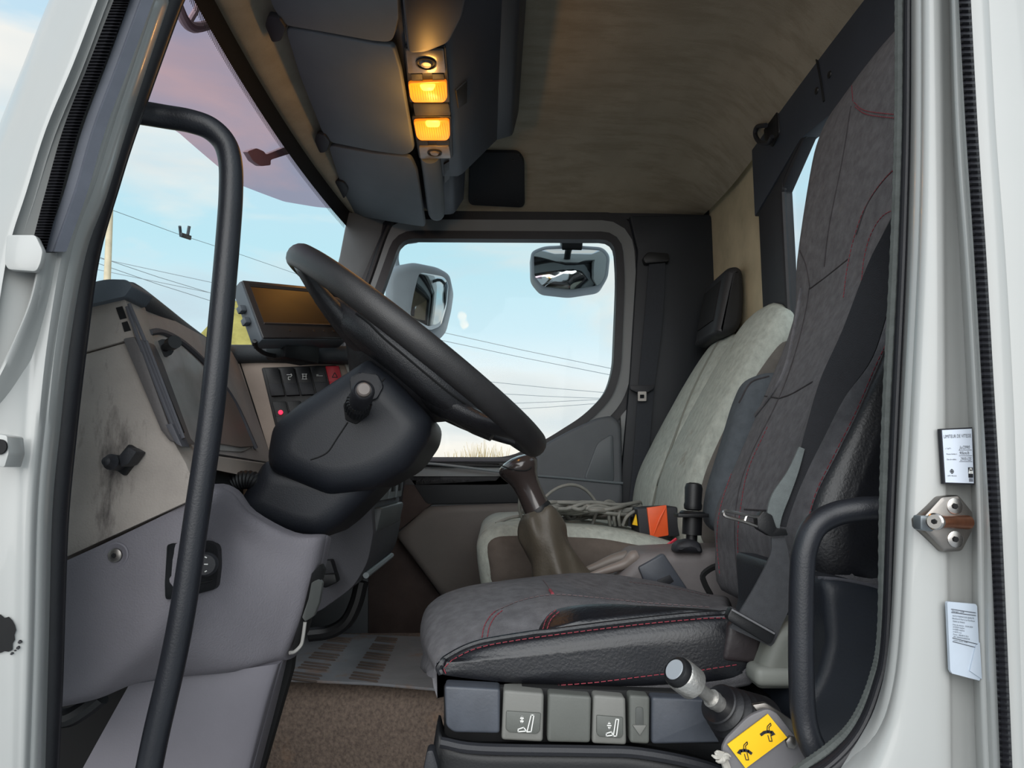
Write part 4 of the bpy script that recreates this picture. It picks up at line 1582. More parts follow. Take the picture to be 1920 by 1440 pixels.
# =================================================================== STEERING COLUMN
sco = thing('steering_column', A(-.22, 1.12, -.2), 'black steering column shroud behind the steering wheel', 'steering column')
colp = rnd([(692, 674, 5), (740, 708), (812, 788, 16), (806, 826, 14), (768, 880, 20), (700, 918), (620, 930), (510, 884, 12), (504, 858), (514, 800, 12), (560, 760)], 14)
c_up = finish(pillow(colp, .985, 1.25, .035, 6), 'shroud', SHROUD, sco, smooth=60)
lowp = rnd([(500, 862), (700, 890), (716, 905), (690, 935), (640, 985, 14), (604, 1012), (545, 1002), (440, 958, 8), (486, 886)], 12)
c_lo = finish(pillow(lowp, 1.01, 1.22, .03, 6), 'column_sleeve', SHROUD, sco, smooth=60)
T_c = [bvh(c_up), bvh(c_lo)]
for nm, ln in (('shroud_joint', [(652, 792), (632, 822), (616, 846), (600, 856), (582, 862)]), ('shroud_joint', [(722, 709), (708, 726), (704, 736)])):
    P = line_on(T_c, ln, .0004, 4)
    finish(tube(B(), P, .0011, 5), nm, PIT, sco)
o = hit(T_c, 690, 740, .0)
bm = B()
pts = [hit(T_c, x, y, .006) for x, y in rnd([(658, 712), (676, 702), (706, 706), (718, 726), (708, 748), (684, 756), (660, 748)], 5)]
prism(bm, pts, (0, .016, 0), .003)
finish(bm, 'stalk_collar', CHAR, sco)
bm = B()
pts = [hit(T_c, x, y, .003) for x, y in rnd([(644, 758), (652, 750), (694, 770), (692, 778), (668, 796), (648, 788)], 4)]
prism(bm, pts, (0, .01, 0), .002)
finish(bm, 'stalk_opening', PIT, sco)
# control stalk pointing at the driver's door
s0, s1_ = U(666, 776, 1.0), U(682, 731, .885)
axs = (s1_ - s0).normalized()
ln_ = (s1_ - s0).length
stk_ = thing('control_stalk', s0, 'black wiper stalk with grey end button on the steering column', 'stalk')
finish(lathe(B(), s0, axs, [(-.02, .012), (.02, .0125), (.045, .0135), (ln_ - .036, .0135), (ln_ - .035, .0115)], 24), 'stalk_arm', CHAR, stk_)
bm = B()
rings = []
for h in (.030, .034, .062, .066):
    ring_ = []
    a_ = axs.orthogonal().normalized()
    b_ = axs.cross(a_)
    for j in range(48):
        t = j / 48 * 2 * math.pi
        q = .0160 + (.0012 if j % 2 else 0) - (.003 if h in (.030, .066) else 0)
        ring_.append(s0 + axs * h + (a_ * math.cos(t) + b_ * math.sin(t)) * q)
    rings.append(ring_)
loft(bm, rings)
finish(bm, 'ribbed_ring', BLACK, stk_, smooth=20)
finish(lathe(B(), s0, axs, [(ln_ - .034, .012), (ln_ - .034, .0145), (ln_ - .006, .0142), (ln_ - .001, .012), (ln_ - .003, .0105), (ln_ - .005, 0)], 28), 'stalk_cap', CHAR, stk_)
finish(lathe(B(), s0, axs, [(ln_ - .008, .009), (ln_ + .002, .0088), (ln_ + .004, .007), (ln_ + .0042, 0)], 24), 'end_button', M('button_taupe', (104, 96, 92), .45), stk_)

# =================================================================== DRIVER SEAT
ds = thing('driver_chair', A(.2, 1.1, -.70), 'tall driver seat in a charcoal cloth and black leather cover with red stitching', 'seat')


def prof_px(pts, Y):
    return [(lambda q: V((q.x, q.z)))(U(x, y, Y)) for x, y in pts]


near = prof_px([(828, 1274), (819, 1262), (821, 1248), (838, 1234), (888, 1211), (960, 1197), (1100, 1177), (1250, 1160), (1350, 1153), (1395, 1166), (1405, 1285), (1100, 1290)], .885)
cent = prof_px([(816, 1262), (794, 1218), (790, 1166), (808, 1130), (855, 1108), (930, 1097), (1020, 1097), (1180, 1130), (1320, 1148), (1375, 1152), (1370, 1262), (1080, 1262)], 1.1)
bolst = prof_px([(824, 1268), (804, 1235), (800, 1206), (822, 1180), (870, 1160), (930, 1148), (1050, 1128), (1200, 1128), (1330, 1138), (1385, 1150), (1395, 1275), (1090, 1280)], .955)
far = prof_px([(860, 1200), (846, 1170), (850, 1140), (880, 1116), (920, 1098), (980, 1085), (1100, 1074), (1210, 1086), (1320, 1112), (1370, 1130), (1350, 1230), (1100, 1230)], 1.32)
near = spl([(p.x, p.y, 0) for p in near], 5, True)
cent = spl([(p.x, p.y, 0) for p in cent], 5, True)
bolst = spl([(p.x, p.y, 0) for p in bolst], 5, True)
far = spl([(p.x, p.y, 0) for p in far], 5, True)


def shrink(P, d):
    return [V((q.x, q.y, 0)) for q in off2([V((p.x, p.y)) for p in P], -d)]


keys = [(.868, shrink(near, .022)), (.872, shrink(near, .010)), (.885, near), (.955, bolst), (1.1, cent), (1.23, [a.lerp(b, .5) for a, b in zip(cent, far)]), (1.32, far), (1.345, shrink(far, .012)), (1.352, shrink(far, .03))]
rows = [[V((p.x, y, p.y)) for p in P] for y, P in keys]
cols = [spl([r[j] for r in rows], 5) for j in range(len(near))]
bm = B()
loft(bm, [[c[i] for c in cols] for i in range(len(cols[0]))])
cush = finish(bm, 'seat_cushion', CLOTH, ds, smooth=80)
T_q = bvh(cush)


def skin(trees, poly, lift, name, mat, parent, nin=14, smooth=80, power=10):
    """a thin covering panel that follows a soft surface; outline in the side view"""
    P = [V((p[0], p[1], 0)) for p in poly]
    c = sum(P, V()) / len(P)
    bm = B()
    rings = []
    for k in range(nin + 1):
        f = k / nin
        li = lift * (1 - f ** power)
        rings.append([hit(trees, c.x + (p.x - c.x) * f, c.y + (p.y - c.y) * f, li + .0002) if f > 0 else None for p in P])
    mid = hit(trees, c.x, c.y, lift)
    vs = [[bm.verts.new(q) if q is not None else None for q in r] for r in rings[1:]]
    m = bm.verts.new(mid)
    n = len(P)
    for j in range(n):
        a, b = vs[0][j], vs[0][(j + 1) % n]
        if a and b:
            bm.faces.new((m, a, b))
        for i in range(len(vs) - 1):
            q = (vs[i][j], vs[i + 1][j], vs[i + 1][(j + 1) % n], vs[i][(j + 1) % n])
            if all(q) and max((q[0].co - q[1].co).length, (q[1].co - q[2].co).length) < .08:
                bm.faces.new(q)
    return finish(bm, name, mat, parent, smooth=smooth)


sidep = spl([(836, 1266, 0), (826, 1254, 0), (842, 1238, 0), (890, 1215, 0), (960, 1200, 0), (1100, 1181, 0), (1250, 1164, 0), (1348, 1158, 0), (1388, 1172, 0), (1392, 1262, 0), (1240, 1284, 0), (1100, 1286, 0), (960, 1280, 0)], 6, True)
ls = skin(T_q, sidep, .003, 'leather_side', LEATH, ds)
bl = spl([(1012, 1186, 0), (1022, 1160, 0), (1046, 1142, 0), (1110, 1134, 0), (1220, 1138, 0), (1330, 1144, 0), (1376, 1150, 0), (1300, 1156, 0), (1150, 1172, 0), (1060, 1182, 0)], 6, True)
lb = skin(T_q, bl, .007, 'leather_bolster', M('glossy_seat_leather', (19, 20, 25), .36, var=.2, vs=40, bump=.3, bs=260, spec=.6), ds, power=4)
T_q2 = [T_q, bvh(ls), bvh(lb)]
P = line_on(T_q2, [(828, 1262), (824, 1250), (842, 1233), (890, 1210), (960, 1196), (1100, 1176), (1250, 1159), (1350, 1152), (1386, 1160)], .001, 8)
finish(tube(B(), P, .0042, 8), 'piping', LEATH, ds)
bm = B()
for ln in ([(836, 1262), (834, 1252), (850, 1238), (894, 1217), (962, 1203), (1100, 1184), (1250, 1167), (1350, 1160), (1384, 1168)],
           [(904, 1196), (908, 1176), (918, 1158), (930, 1146)], [(914, 1195), (918, 1176), (928, 1158), (942, 1146)],
           [(1018, 1182), (1026, 1160), (1044, 1144)], [(1026, 1181), (1034, 1162), (1050, 1147)],
           [(1040, 1284), (1120, 1278), (1220, 1266), (1300, 1258), (1380, 1246)]):
    stitches(bm, line_on(T_q2, ln, .0010, 8), .0006)
finish(bm, 'red_stitching', RED, ds, kind='stuff')
bm = B()
for ln in ([(930, 1146), (980, 1126), (1040, 1116), (1120, 1122), (1220, 1132), (1330, 1140)], [(1180, 1092), (1250, 1101), (1330, 1118)], [(1018, 1088), (1026, 1098), (1034, 1110)]):
    stitches(bm, line_on(T_q2, ln, .0010, 8), .0007)
finish(bm, 'seam_stitching', THREAD, ds, kind='stuff')
P = line_on(T_q2, [(1031, 1108), (1036, 1115)], .0012, 3)
finish(tube(B(), P, .0022, 8), 'red_tag', RED, ds)
bm = B()
rows = []
# backrest
fp = [(.408, -.20), (.390, -.12), (.386, -.06), (.418, .02), (.480, .155), (.552, .30), (.578, .42), (.612, .60), (.634, .68), (.664, .735), (.69, .748)]
bp_ = [(.725, .715), (.715, .64), (.70, .5), (.66, .36), (.61, .2), (.56, .06), (.52, -.06), (.50, -.2)]


def back_ring(y, s, fwd, ins):
    out = []
    for i, (x, z) in enumerate(fp):
        wob = .004 * math.sin(i * 2.1)
        out.append(V((x - fwd * math.sin(max(0, min(1, (z + .2) / .6)) * math.pi) + ins, z * 1.0 if z < .2 else .2 + (z - .2) * s, 0)))
    for x, z in bp_:
        out.append(V((x - ins, z if z < .2 else .2 + (z - .2) * s, 0)))
    return [V((q.x, y, q.y + ZC)) for q in spl([(a.x, a.y, 0) for a in out], 4, True)]


kk = [(.872, .90, .0, .040), (.880, .93, .004, .018), (.90, .95, .012, .002), (.95, .97, .016, 0), (1.02, .99, .0, 0), (1.11, 1.0, -.006, 0), (1.20, .99, -.010, 0), (1.28, .97, -.022, 0), (1.325, .96, -.026, .003), (1.345, .94, -.026, .02), (1.352, .91, 0, .04)]
rows = [back_ring(*k) for k in kk]
cols = [spl([r[j] for r in rows], 4) for j in range(len(rows[0]))]
bm = B()
loft(bm, [[c[i] for c in cols] for i in range(len(cols[0]))])
back = finish(bm, 'backrest', CLOTH, ds, smooth=80)
T_b = bvh(back)
lsid = spl([(1512, 1010, 0), (1530, 930, 0), (1570, 850, 0), (1610, 770, 0), (1645, 690, 0), (1690, 600, 0), (1700, 800, 0), (1690, 960, 0), (1660, 1075, 0), (1590, 1078, 0), (1530, 1070, 0)], 5, True)
lb2 = skin(T_b, lsid, .003, 'leather_flank', LEATH, ds, 16)
T_b2 = [T_b, bvh(lb2)]
bm = B()
for ln in ([(1508, 1012), (1528, 930), (1566, 850), (1606, 770), (1640, 690), (1664, 640)], [(1350, 1075), (1345, 1010), (1352, 950), (1375, 880)],
           [(1388, 1085), (1384, 1010), (1390, 950), (1404, 880), (1440, 800)], [(1605, 100), (1598, 150), (1600, 190)], [(1602, 192), (1625, 208), (1690, 216)], [(1604, 200), (1628, 215), (1690, 223)],
           [(1700, 300), (1660, 335), (1625, 385), (1604, 440), (1590, 500), (1582, 560)], [(1700, 388), (1660, 402), (1636, 435), (1622, 480), (1616, 530)]):
    stitches(bm, line_on(T_b2, ln, .0010, 8), .0006)
finish(bm, 'red_stitching', RED, ds, kind='stuff')
# seams
for ln in ([(1384, 1085), (1378, 1000), (1386, 920), (1410, 850), (1450, 770), (1476, 710), (1498, 640), (1512, 580), (1518, 540)],
           [(1518, 542), (1550, 518), (1590, 486)], [(1462, 747), (1486, 738), (1524, 716)],
           [(1430, 742), (1462, 747)], [(1596, 200), (1580, 300), (1556, 420), (1546, 500)], [(1500, 470), (1512, 500), (1519, 540)],
           [(1704, 296), (1664, 330), (1628, 380), (1606, 440)], [(1396, 955), (1440, 957), (1470, 952)]):
    P = line_on(T_b2, ln, .0, 8)
    if len(P) > 2:
        finish(tube(B(), P, .0015, 6), 'seam', CLOTHD, ds)
P = line_on(T_b2, [(1330, 985), (1344, 920), (1376, 845), (1418, 780), (1452, 735), (1474, 690), (1490, 620), (1504, 540)], .001, 8)
if len(P) > 3:
    finish(tube(B(), P, .0042, 8), 'cover_piping', CLOTH, ds)
# cushion strap flap at the back of the cushion
finish(slab([(1366, 1172), (1384, 1160), (1430, 1192), (1424, 1246), (1355, 1240)], .862, .03, .006, 3), 'cover_flap', M('flap_leather', (44, 38, 40), .45, var=.2, vs=14, bump=.3, bs=120), ds)
# seat base
finish(slab([(835, 1300), (1500, 1310), (1500, 1500), (845, 1500)], .872, .44, .01), 'seat_base', BLACK, ds)
bm = pillow(rnd([(822, 1340), (830, 1388), (900, 1400), (1180, 1404), (1300, 1425), (1420, 1470), (1420, 1520), (800, 1520), (812, 1400)], 12), .835, .88, .012)
finish(bm, 'base_apron', BLACK, ds)
P = [U(x, y, .834) for x, y in ((826, 1392), (900, 1404), (1100, 1408), (1200, 1412), (1320, 1436), (1400, 1470))]
finish(tube(B(), P, .006, 8, 5), 'apron_edge', CHAR, ds)
finish(slab(rnd([(794, 1440), (800, 1408), (812, 1406), (822, 1440), (822, 1500), (790, 1500)], 6), .80, .02, .004), 'slide_bar', CHAR, ds)
# control keys in a row
Yk = .842


def key(poly, mat, nm, lip=True, label=None):
    k_ = finish(slab(rnd(poly, 7), Yk, .04, .006, 3), nm, mat, ds, label=label)
    return k_


finish(slab([(832, 1284), (1400, 1300), (1400, 1396), (832, 1392)], Yk + .018, .03, .003), 'key_housing', PIT, ds)
key([(833, 1286), (938, 1292), (937, 1376), (850, 1374), (836, 1362)], BTND, 'end_key', label='dark scuffed end key of the seat controls')
kseat = key([(944, 1294), (1020, 1300), (1018, 1392), (940, 1388)], BTN, 'height_key')
key([(1028, 1300), (1109, 1306), (1107, 1394), (1026, 1392)], BTN2, 'blank_key')
ktilt = key([(1113, 1303), (1173, 1308), (1175, 1398), (1110, 1395)], BTN, 'tilt_key')
karr = key([(1180, 1303), (1219, 1306), (1218, 1396), (1181, 1394)], BTN2, 'lowering_key')
key([(1222, 1307), (1400, 1316), (1400, 1392), (1222, 1396)], BTND, 'trailing_key')


def key_face(k_, tl, tr, br, bl_):
    pt = Patch(*[U(x, y, Yk) for x, y in (tl, tr, br, bl_)])
    finish(pt.plate(B(), [(0, 0), (1, 0), (1, .85), (.9, 1), (.1, 1), (0, .85)], .0022, .004, .0015), 'key_face', BTN2, k_)
    return pt


pt = key_face(kseat, (949, 1332), (1014, 1336), (1012, 1376), (948, 1372))
bm = B()
for ln in ([(.36, .92), (.36, .80), (.52, .70), (.60, .86), (.36, .92)], [(.62, .90), (.72, .10), (.80, .10), (.74, .88), (.62, .90)], [(.46, .2), (.46, .5)], [(.42, .3), (.46, .18), (.50, .3)], [(.42, .4), (.46, .52), (.50, .4)]):
    pt.line(bm, ln, .0011, .0032)
finish(bm, 'seat_symbol', PRINTW, kseat, kind='stuff')
pt = key_face(ktilt, (1118, 1340), (1168, 1344), (1168, 1384), (1118, 1380))
bm = B()
for ln in ([(.36, .92), (.36, .80), (.56, .70), (.60, .86), (.36, .92)], [(.62, .90), (.72, .10), (.82, .10), (.74, .88), (.62, .90)], [(.40, .42), (.54, .42)], [(.44, .34), (.47, .26), (.50, .34)], [(.44, .5), (.47, .58), (.50, .5)]):
    pt.line(bm, ln, .0011, .0032)
finish(bm, 'seat_symbol', PRINTW, ktilt, kind='stuff')
bm = B()
prism(bm, [U(x, y, Yk - .0012) for x, y in rnd([(1192, 1326), (1206, 1326), (1207, 1362), (1192, 1362)], 5)], (0, .002, 0), .0005)
finish(bm, 'arrow_shaft', M('arrow_grey', (74, 76, 74), .6), karr)
finish(prism(B(), [U(x, y, Yk - .0025) for x, y in ((1186, 1360), (1213, 1360), (1200, 1380))], (0, .004, 0), .001), 'arrow_head', BTN, karr)
# recliner cover and the scuffed side box behind the seat
finish(pillow(rnd([(1420, 1290, 6), (1418, 1250), (1448, 1176), (1480, 1160), (1520, 1168), (1546, 1220), (1540, 1290, 6)], 14), .835, .90, .014), 'recliner_cover', M('recliner_grey', (104, 106, 100), .55, var=.06, bump=.1), ds)
finish(slab([(1418, 1252), (1545, 1256), (1543, 1292), (1418, 1290)], .83, .04, .008, 3), 'recliner_step', M('recliner_grey2', (124, 126, 120), .55, var=.06), ds)
sb = thing('storage_box', U(1590, 1440, .84), 'scuffed black plastic storage box behind the driver seat inside the doorway', 'box')
bxp = pillow(rnd([(1536, 1082), (1580, 1086), (1630, 1096), (1700, 1120), (1720, 1520), (1480, 1520), (1490, 1330), (1530, 1260), (1545, 1200)], 10), .80, 1.1, .012)
bxo = finish(bxp, 'box_shell', M('scuffed_black', (26, 30, 38), .5, var=.15, vs=20, bump=.15, stain=((100, 102, 108), 46, .735, (1.6, 1, .3))), sb)
bxt = bvh(bxo)
P = line_on(bxt, [(1536, 1084), (1580, 1088), (1630, 1098), (1660, 1108)], .0005, 4)
finish(tube(B(), P, .002, 6), 'box_rim', DGREY, sb)
# raised armrest between the seats
ar = thing('armrest', U(1360, 960, 1.45), 'dark blue grey cloth armrest folded up beside the driver seat', 'armrest')
aa = finish(pillow(rnd([(1324, 985), (1332, 920), (1358, 838), (1382, 756), (1400, 714), (1426, 700), (1470, 698), (1490, 740), (1430, 900), (1370, 1010)], 22), 1.40, 1.50, .035, 6), 'armrest_pad', M('armrest_cloth', (82, 87, 92), .95, var=.12, vs=60, bump=.5, bs=700, spec=.1), ar, smooth=70)
P = line_on(bvh(aa), [(1386, 756), (1408, 718), (1442, 706)], .0005, 4)
finish(tube(B(), P, .002, 6), 'armrest_seam', CLOTHD, ar)

# =================================================================== PASSENGER BENCH
pb = thing('passenger_bench', A(.4, 1.95, -.70), 'pale grey patterned cloth passenger bench with two backrests', 'seat')
cpoly = rnd([(894, 1046, 20), (893, 1008, 22), (925, 985, 30), (1000, 982), (1130, 988), (1230, 1006), (1330, 1040), (1330, 1120), (905, 1120)], 26, 6)
bench_c = finish(pillow(cpoly, 1.60, 2.30, .05, 7), 'seat_cushion', PASS, pb, smooth=70)
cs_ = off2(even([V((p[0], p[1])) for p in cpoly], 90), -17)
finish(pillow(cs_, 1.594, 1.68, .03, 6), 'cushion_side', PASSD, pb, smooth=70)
bprof = [(.47, -.20), (.435, -.13), (.435, -.06), (.455, .02), (.50, .11), (.545, .20), (.60, .30), (.655, .385), (.69, .425), (.715, .43), (.728, .39), (.728, .25), (.70, .1), (.64, -.05), (.60, -.20)]


def bench_back(y0, y1, nm, dz=0.0):
    P = even([V((p.x, p.y)) for p in spl([(x, z + dz * max(0, z), 0) for x, z in bprof], 4, True)], 110)
    seg = 6
    an = [(seg - k) / seg * math.pi / 2 for k in range(seg + 1)]
    I = inset(P, [.045 * (1 - math.sin(a)) for a in an])[::-1]

    def drop(Q, y):
        e_ = min(y - y0, y1 - y)
        f = max(0, 1 - e_ / .13) ** 2 * .20
        return [V((q.x, y, (q.y if q.y < .12 else .12 + (q.y - .12) * (1 - f)) + ZC)) for q in Q]

    rings = [drop(I[k], y0 + .045 * (1 - math.cos(k / seg * math.pi / 2))) for k in range(seg + 1)]
    for k in range(1, 8):
        rings.append(drop(off2(P, .006 * math.sin(k / 8 * math.pi)), y0 + .045 + (y1 - y0 - .09) * k / 8))
    rings += [drop(I[k], y1 - .045 * (1 - math.cos(k / seg * math.pi / 2))) for k in range(seg, -1, -1)]
    bm = loft(B(), rings)
    return finish(bm, nm, PASS, pb, smooth=70)


bb1 = bench_back(1.64, 1.985, 'backrest')
bb2 = bench_back(1.975, 2.30, 'backrest', -.02)
T_bb = bvh(bb1)
Pb = even([V((p.x, p.y)) for p in spl([(x, z, 0) for x, z in bprof], 4, True)], 110)
rings = []
for y_, Q in zip((1.632, 1.634, 1.640, 1.652, 1.70), inset(Pb, [.024, .030, .040, .052])[::-1] + [None]):
    Q = Q or rings_last
    rings_last = Q
    f_ = max(0, 1 - max(0, y_ - 1.64) / .13) ** 2 * .20
    rings.append([V((q.x, y_, (q.y if q.y < .12 else .12 + (q.y - .12) * (1 - f_)) + ZC)) for q in Q])
finish(loft(B(), rings), 'backrest_side', M('shaded_seat_side_cloth', (98, 94, 90), .95, var=.12, vs=40, bump=.5, bs=500, spec=.1), pb, smooth=70)  # shading of the rounded edge put into a darker side colour
P = line_on([T_bb, bvh(bb2)], [(1378, 602), (1342, 650), (1296, 740), (1262, 830), (1236, 900), (1224, 950)], .0, 6)
finish(tube(B(), P, .004, 6), 'backrest_seam', M('pale_seam', (120, 122, 114), .95), pb)
# headrest with an open window
hd = thing('headrest', U(1345, 640, 2.05), 'black plastic headrest with an open window above the far backrest', 'headrest')
hp = [A(.655, 0, .46), A(.685, 0, .52), A(.725, 0, .595), A(.735, 0, .63)]
hb = [A(.83, 0, .60), A(.80, 0, .50), A(.76, 0, .43)]


def hring(y, ins):
    pts = [(.634, .418), (.638, .434), (.6525, .50), (.6715, .584), (.680, .603), (.697, .613), (.716, .610), (.728, .588), (.727, .50), (.712, .43), (.672, .405), (.645, .406)]
    P = off2([V((p.x, p.y)) for p in spl([(a, b, 0) for a, b in pts], 4, True)], -ins)
    return [V((q.x, y, q.y + ZC)) for q in P]


bm = B()
loft(bm, [hring(2.015, .022), hring(2.018, .012), hring(2.027, .004), hring(2.045, 0), hring(2.215, 0), hring(2.233, .004), hring(2.242, .012), hring(2.245, .022)])
hr = finish(bm, 'headrest_shell', M('headrest_plastic', (40, 41, 44), .55, var=.06), hd, smooth=60)
T_hr = bvh(hr)
hw = [A(x - .0035, y, z) for x, z, y in ((.6425, .456, 2.05), (.6425, .456, 2.21), (.6695, .576, 2.21), (.6695, .576, 2.05))]
finish(prism(B(), hw, (.006, 0, 0), .0015), 'headrest_window', PIT, hd)

# =================================================================== GEAR LEVER, CONSOLE
gv = thing('gear_lever', U(1060, 1100, 1.45), 'gear lever with a glossy dark knob and wrinkled brown leather gaiter', 'gear lever')
Yg = 1.45
g = [(1046, 1100), (1036, 1060), (1020, 1020), (1010, 985), (1004, 960)]
bm = B()
tube(bm, [U(x, y, Yg) for x, y in ((1060, 1110), (1046, 1080), (1032, 1040), (1018, 1000), (1008, 968), (1003, 955))], [.064, .052, .046, .046, .038, .030], 40, 10)
for i, v in enumerate(bm.verts):
    v.co.x += .0042 * math.sin(v.co.z * 62 + v.co.y * 55) + .002 * math.sin(v.co.z * 21 - v.co.y * 130)
    v.co.y += .0042 * math.sin(v.co.z * 48 + v.co.x * 90) + .003 * math.sin(v.co.x * 160 + v.co.z * 30)
finish(bm, 'gaiter', GAIT, gv, smooth=80)
finish(lathe(B(), U(1012, 962, Yg), (U(1000, 945, Yg) - U(1012, 962, Yg)), [(0, .028), (.006, .0295), (.012, .028), (.013, .02)], 24), 'gaiter_collar', BLACK, gv)
k0, k1 = U(1008, 956, Yg), U(964, 858, Yg)
kl = (k1 - k0).length
bm = lathe(B(), k0, k1 - k0, [(kl * a_, b_) for a_, b_ in ((0, .027), (.15, .026), (.35, .0255), (.50, .027), (.62, .031), (.72, .037), (.80, .0405), (.87, .0400), (.93, .035), (.975, .024), (1.0, .008), (1.003, 0))], 32)
kb = finish(bm, 'gear_knob', KNOB, gv, smooth=80)
tkb = bvh(kb)
bm = B()
P = line_on(tkb, [(938, 872), (960, 880), (985, 882), (996, 876)], .0005, 5)
tube(bm, P, .0014, 6)
finish(bm, 'knob_groove', PIT, gv)

cn = thing('centre_console', A(.3, 1.45, -.5), 'grey plastic console with a dark square lid between the seats', 'console')
finish(pillow(rnd([(1110, 1100, 10), (1160, 1078), (1184, 1050), (1200, 1036), (1320, 1030), (1440, 1030), (1440, 1180), (1110, 1180)], 6), 1.42, 1.60, .02), 'console_body', M('console_grey', (108, 103, 103), .6, var=.1, vs=14, bump=.2), cn)
finish(slab([(1197, 1064), (1245, 1038), (1300, 1120), (1220, 1120)], 1.412, .02, .004), 'console_lid', BTND, cn)
finish(slab([(1232, 1088), (1256, 1078), (1264, 1090), (1240, 1104)], 1.4105, .004, .001), 'lid_plate', CHAR, cn)
bm = B()
tube(bm, [U(x, y, 1.43) for x, y in ((1330, 1115), (1318, 1092), (1316, 1075), (1340, 1060), (1365, 1062))], .012, 10, 4)
finish(bm, 'console_opening', PIT, cn)
bm = B()
tube(bm, [U(x, y, 1.425) for x, y in ((1320, 1130), (1326, 1100), (1348, 1075), (1370, 1068))], .004, 8, 4)
finish(bm, 'opening_trim', M('trim_light', (140, 136, 130), .5), cn)
pk = thing('handbrake', U(1130, 1075, 1.47), 'grey hand lever lying on the console behind the gaiter', 'hand lever')
bm = B()
tube(bm, [U(x, y, 1.47) for x, y in ((1092, 1072), (1120, 1062), (1150, 1050), (1176, 1044))], [.006, .009, .012, .014], 12, 4)
finish(bm, 'lever_arm', M('lever_taupe', (110, 102, 96), .5, var=.08), pk)
bm = B()
tube(bm, [U(x, y, 1.44) for x, y in ((1108, 1078), (1140, 1068), (1170, 1058), (1186, 1046), (1196, 1042))], [.005, .008, .010, .014, .012], 12, 4)
finish(bm, 'lever_grip', M('lever_taupe2', (122, 112, 106), .45, var=.08), pk)
bm = B()
lv = thing('brake_control', U(1300, 1030, 1.42), 'black upright hand control with a rounded knob beside the driver seat', 'hand control')
finish(pillow(rnd([(1262, 1036), (1266, 1018), (1290, 1010), (1312, 1016), (1318, 1038)], 8), 1.40, 1.45, .015), 'control_base', CHAR, lv)
zdir = (U(1301, 905, 1.43) - U(1296, 1030, 1.43))
zl = zdir.length
finish(lathe(B(), U(1296, 1030, 1.43), zdir, [(0, .011), (zl * .22, .011), (zl * .22, .019), (zl * .50, .019), (zl * .50, .024), (zl * .54, .026), (zl * .57, .022)], 20), 'control_stem', BLACK, lv)
finish(lathe(B(), U(1296, 1030, 1.43), zdir, [(zl * .58, .012), (zl * .60, .017), (zl * .66, .018), (zl * .70, .0165), (zl * .92, .0175), (zl * .98, .015), (zl * 1.0, .008), (zl * 1.0, 0)], 20), 'control_knob', BLACK, lv)
bm = B()
box(bm, U(1296, 966, 1.42), (.030, 0, 0), (0, .018, 0), (0, 0, .0035), .001)
finish(bm, 'control_flange', BLACK, lv)
bm = B()
tube(bm, [U(x, y, 1.6) for x, y in ((1236, 1032), (1254, 1020), (1268, 1010))], .0032, 6, 3)
finish(bm, 'red_cord', M('red_cord', (200, 50, 70), .5), None, 'short red cord at the back of the bench cushion beside the hand control', 'cord')

# black box with orange strap
ob = thing('strapped_box', U(1240, 1010, 1.75), 'black box with a wide orange band lying on the bench', 'box')
finish(slab(rnd([(1194, 953), (1270, 950), (1282, 1004), (1200, 1012)], 4), 1.70, .10, .006), 'box_shell', CHAR, ob)
finish(slab(rnd([(1213, 952), (1250, 947), (1254, 1004), (1220, 1010)], 2), 1.695, .01, .003), 'orange_band', ORANGE, ob)
bm = B()
tube(bm, [U(1248, 952, 1.694), U(1236, 975, 1.693), U(1226, 1002, 1.694)], [.001, .0035, .001], 8, 4)
finish(bm, 'band_fold', ORANGE, ob)
finish(prism(B(), [U(x, y, 1.698) for x, y in ((1186, 984), (1193, 964), (1196, 986))], (0, .01, 0), .001), 'yellow_corner', YEL, ob)

# coil of cable on the bench
cb = B()
random.seed(11)
pts = []
for i in range(150):
    t = i * .62
    f = i / 150
    cx = 1095 + 70 * math.sin(i * .23) * .6
    ex = 62 + 22 * math.sin(i * .9)
    px = cx + ex * math.cos(t)
    py = 964 - 8 + 8 * math.sin(i * .37) + 6 * math.sin(t)
    pts.append(U(px, min(985, max(942, py + random.uniform(-6, 6))), 1.80 + .10 * math.sin(t + .4) + random.uniform(-.02, .02)))
tube(cb, pts, .0048, 6, 4)
loops = [[(985, 975), (1010, 945), (1040, 918), (1072, 909), (1100, 920), (1122, 948), (1130, 960)],
         [(1110, 985), (1122, 955), (1138, 940), (1152, 944), (1158, 954)],
         [(930, 982), (950, 973), (975, 968), (1000, 972)],
         [(975, 935), (974, 955), (980, 975)]]
for lp_ in loops:
    tube(cb, [U(x, y, 1.76 + .02 * i) for i, (x, y) in enumerate(lp_)], .0042, 6, 5)
for k in range(3):
    x = 1150 + k * 9
    tube(cb, [U(x - 6, 985, 1.74), U(x - 8, 966, 1.72), U(x, 952, 1.76), U(x + 9, 960, 1.82), U(x + 6, 985, 1.86)], .0042, 6, 5)
tube(cb, [U(1168, 985, 1.73), U(1176, 968, 1.72), U(1196, 956, 1.74), U(1210, 955, 1.76)], .0042, 6, 5)
finish(cb, 'cable_coil', CABLE, None, 'tangled coil of grey cable lying on the passenger bench', 'cable', smooth=80)

# =================================================================== SEAT BELTS
sbt = thing('driver_seat_belt', U(1460, 1230, .85), 'dark driver seat belt hanging slack with its metal tongue and slider', 'seat belt')


def pr2(*a):
    return [(U(x0, y0, Y0), U(x1, y1, Y1)) for x0, y0, Y0, x1, y1, Y1 in a]


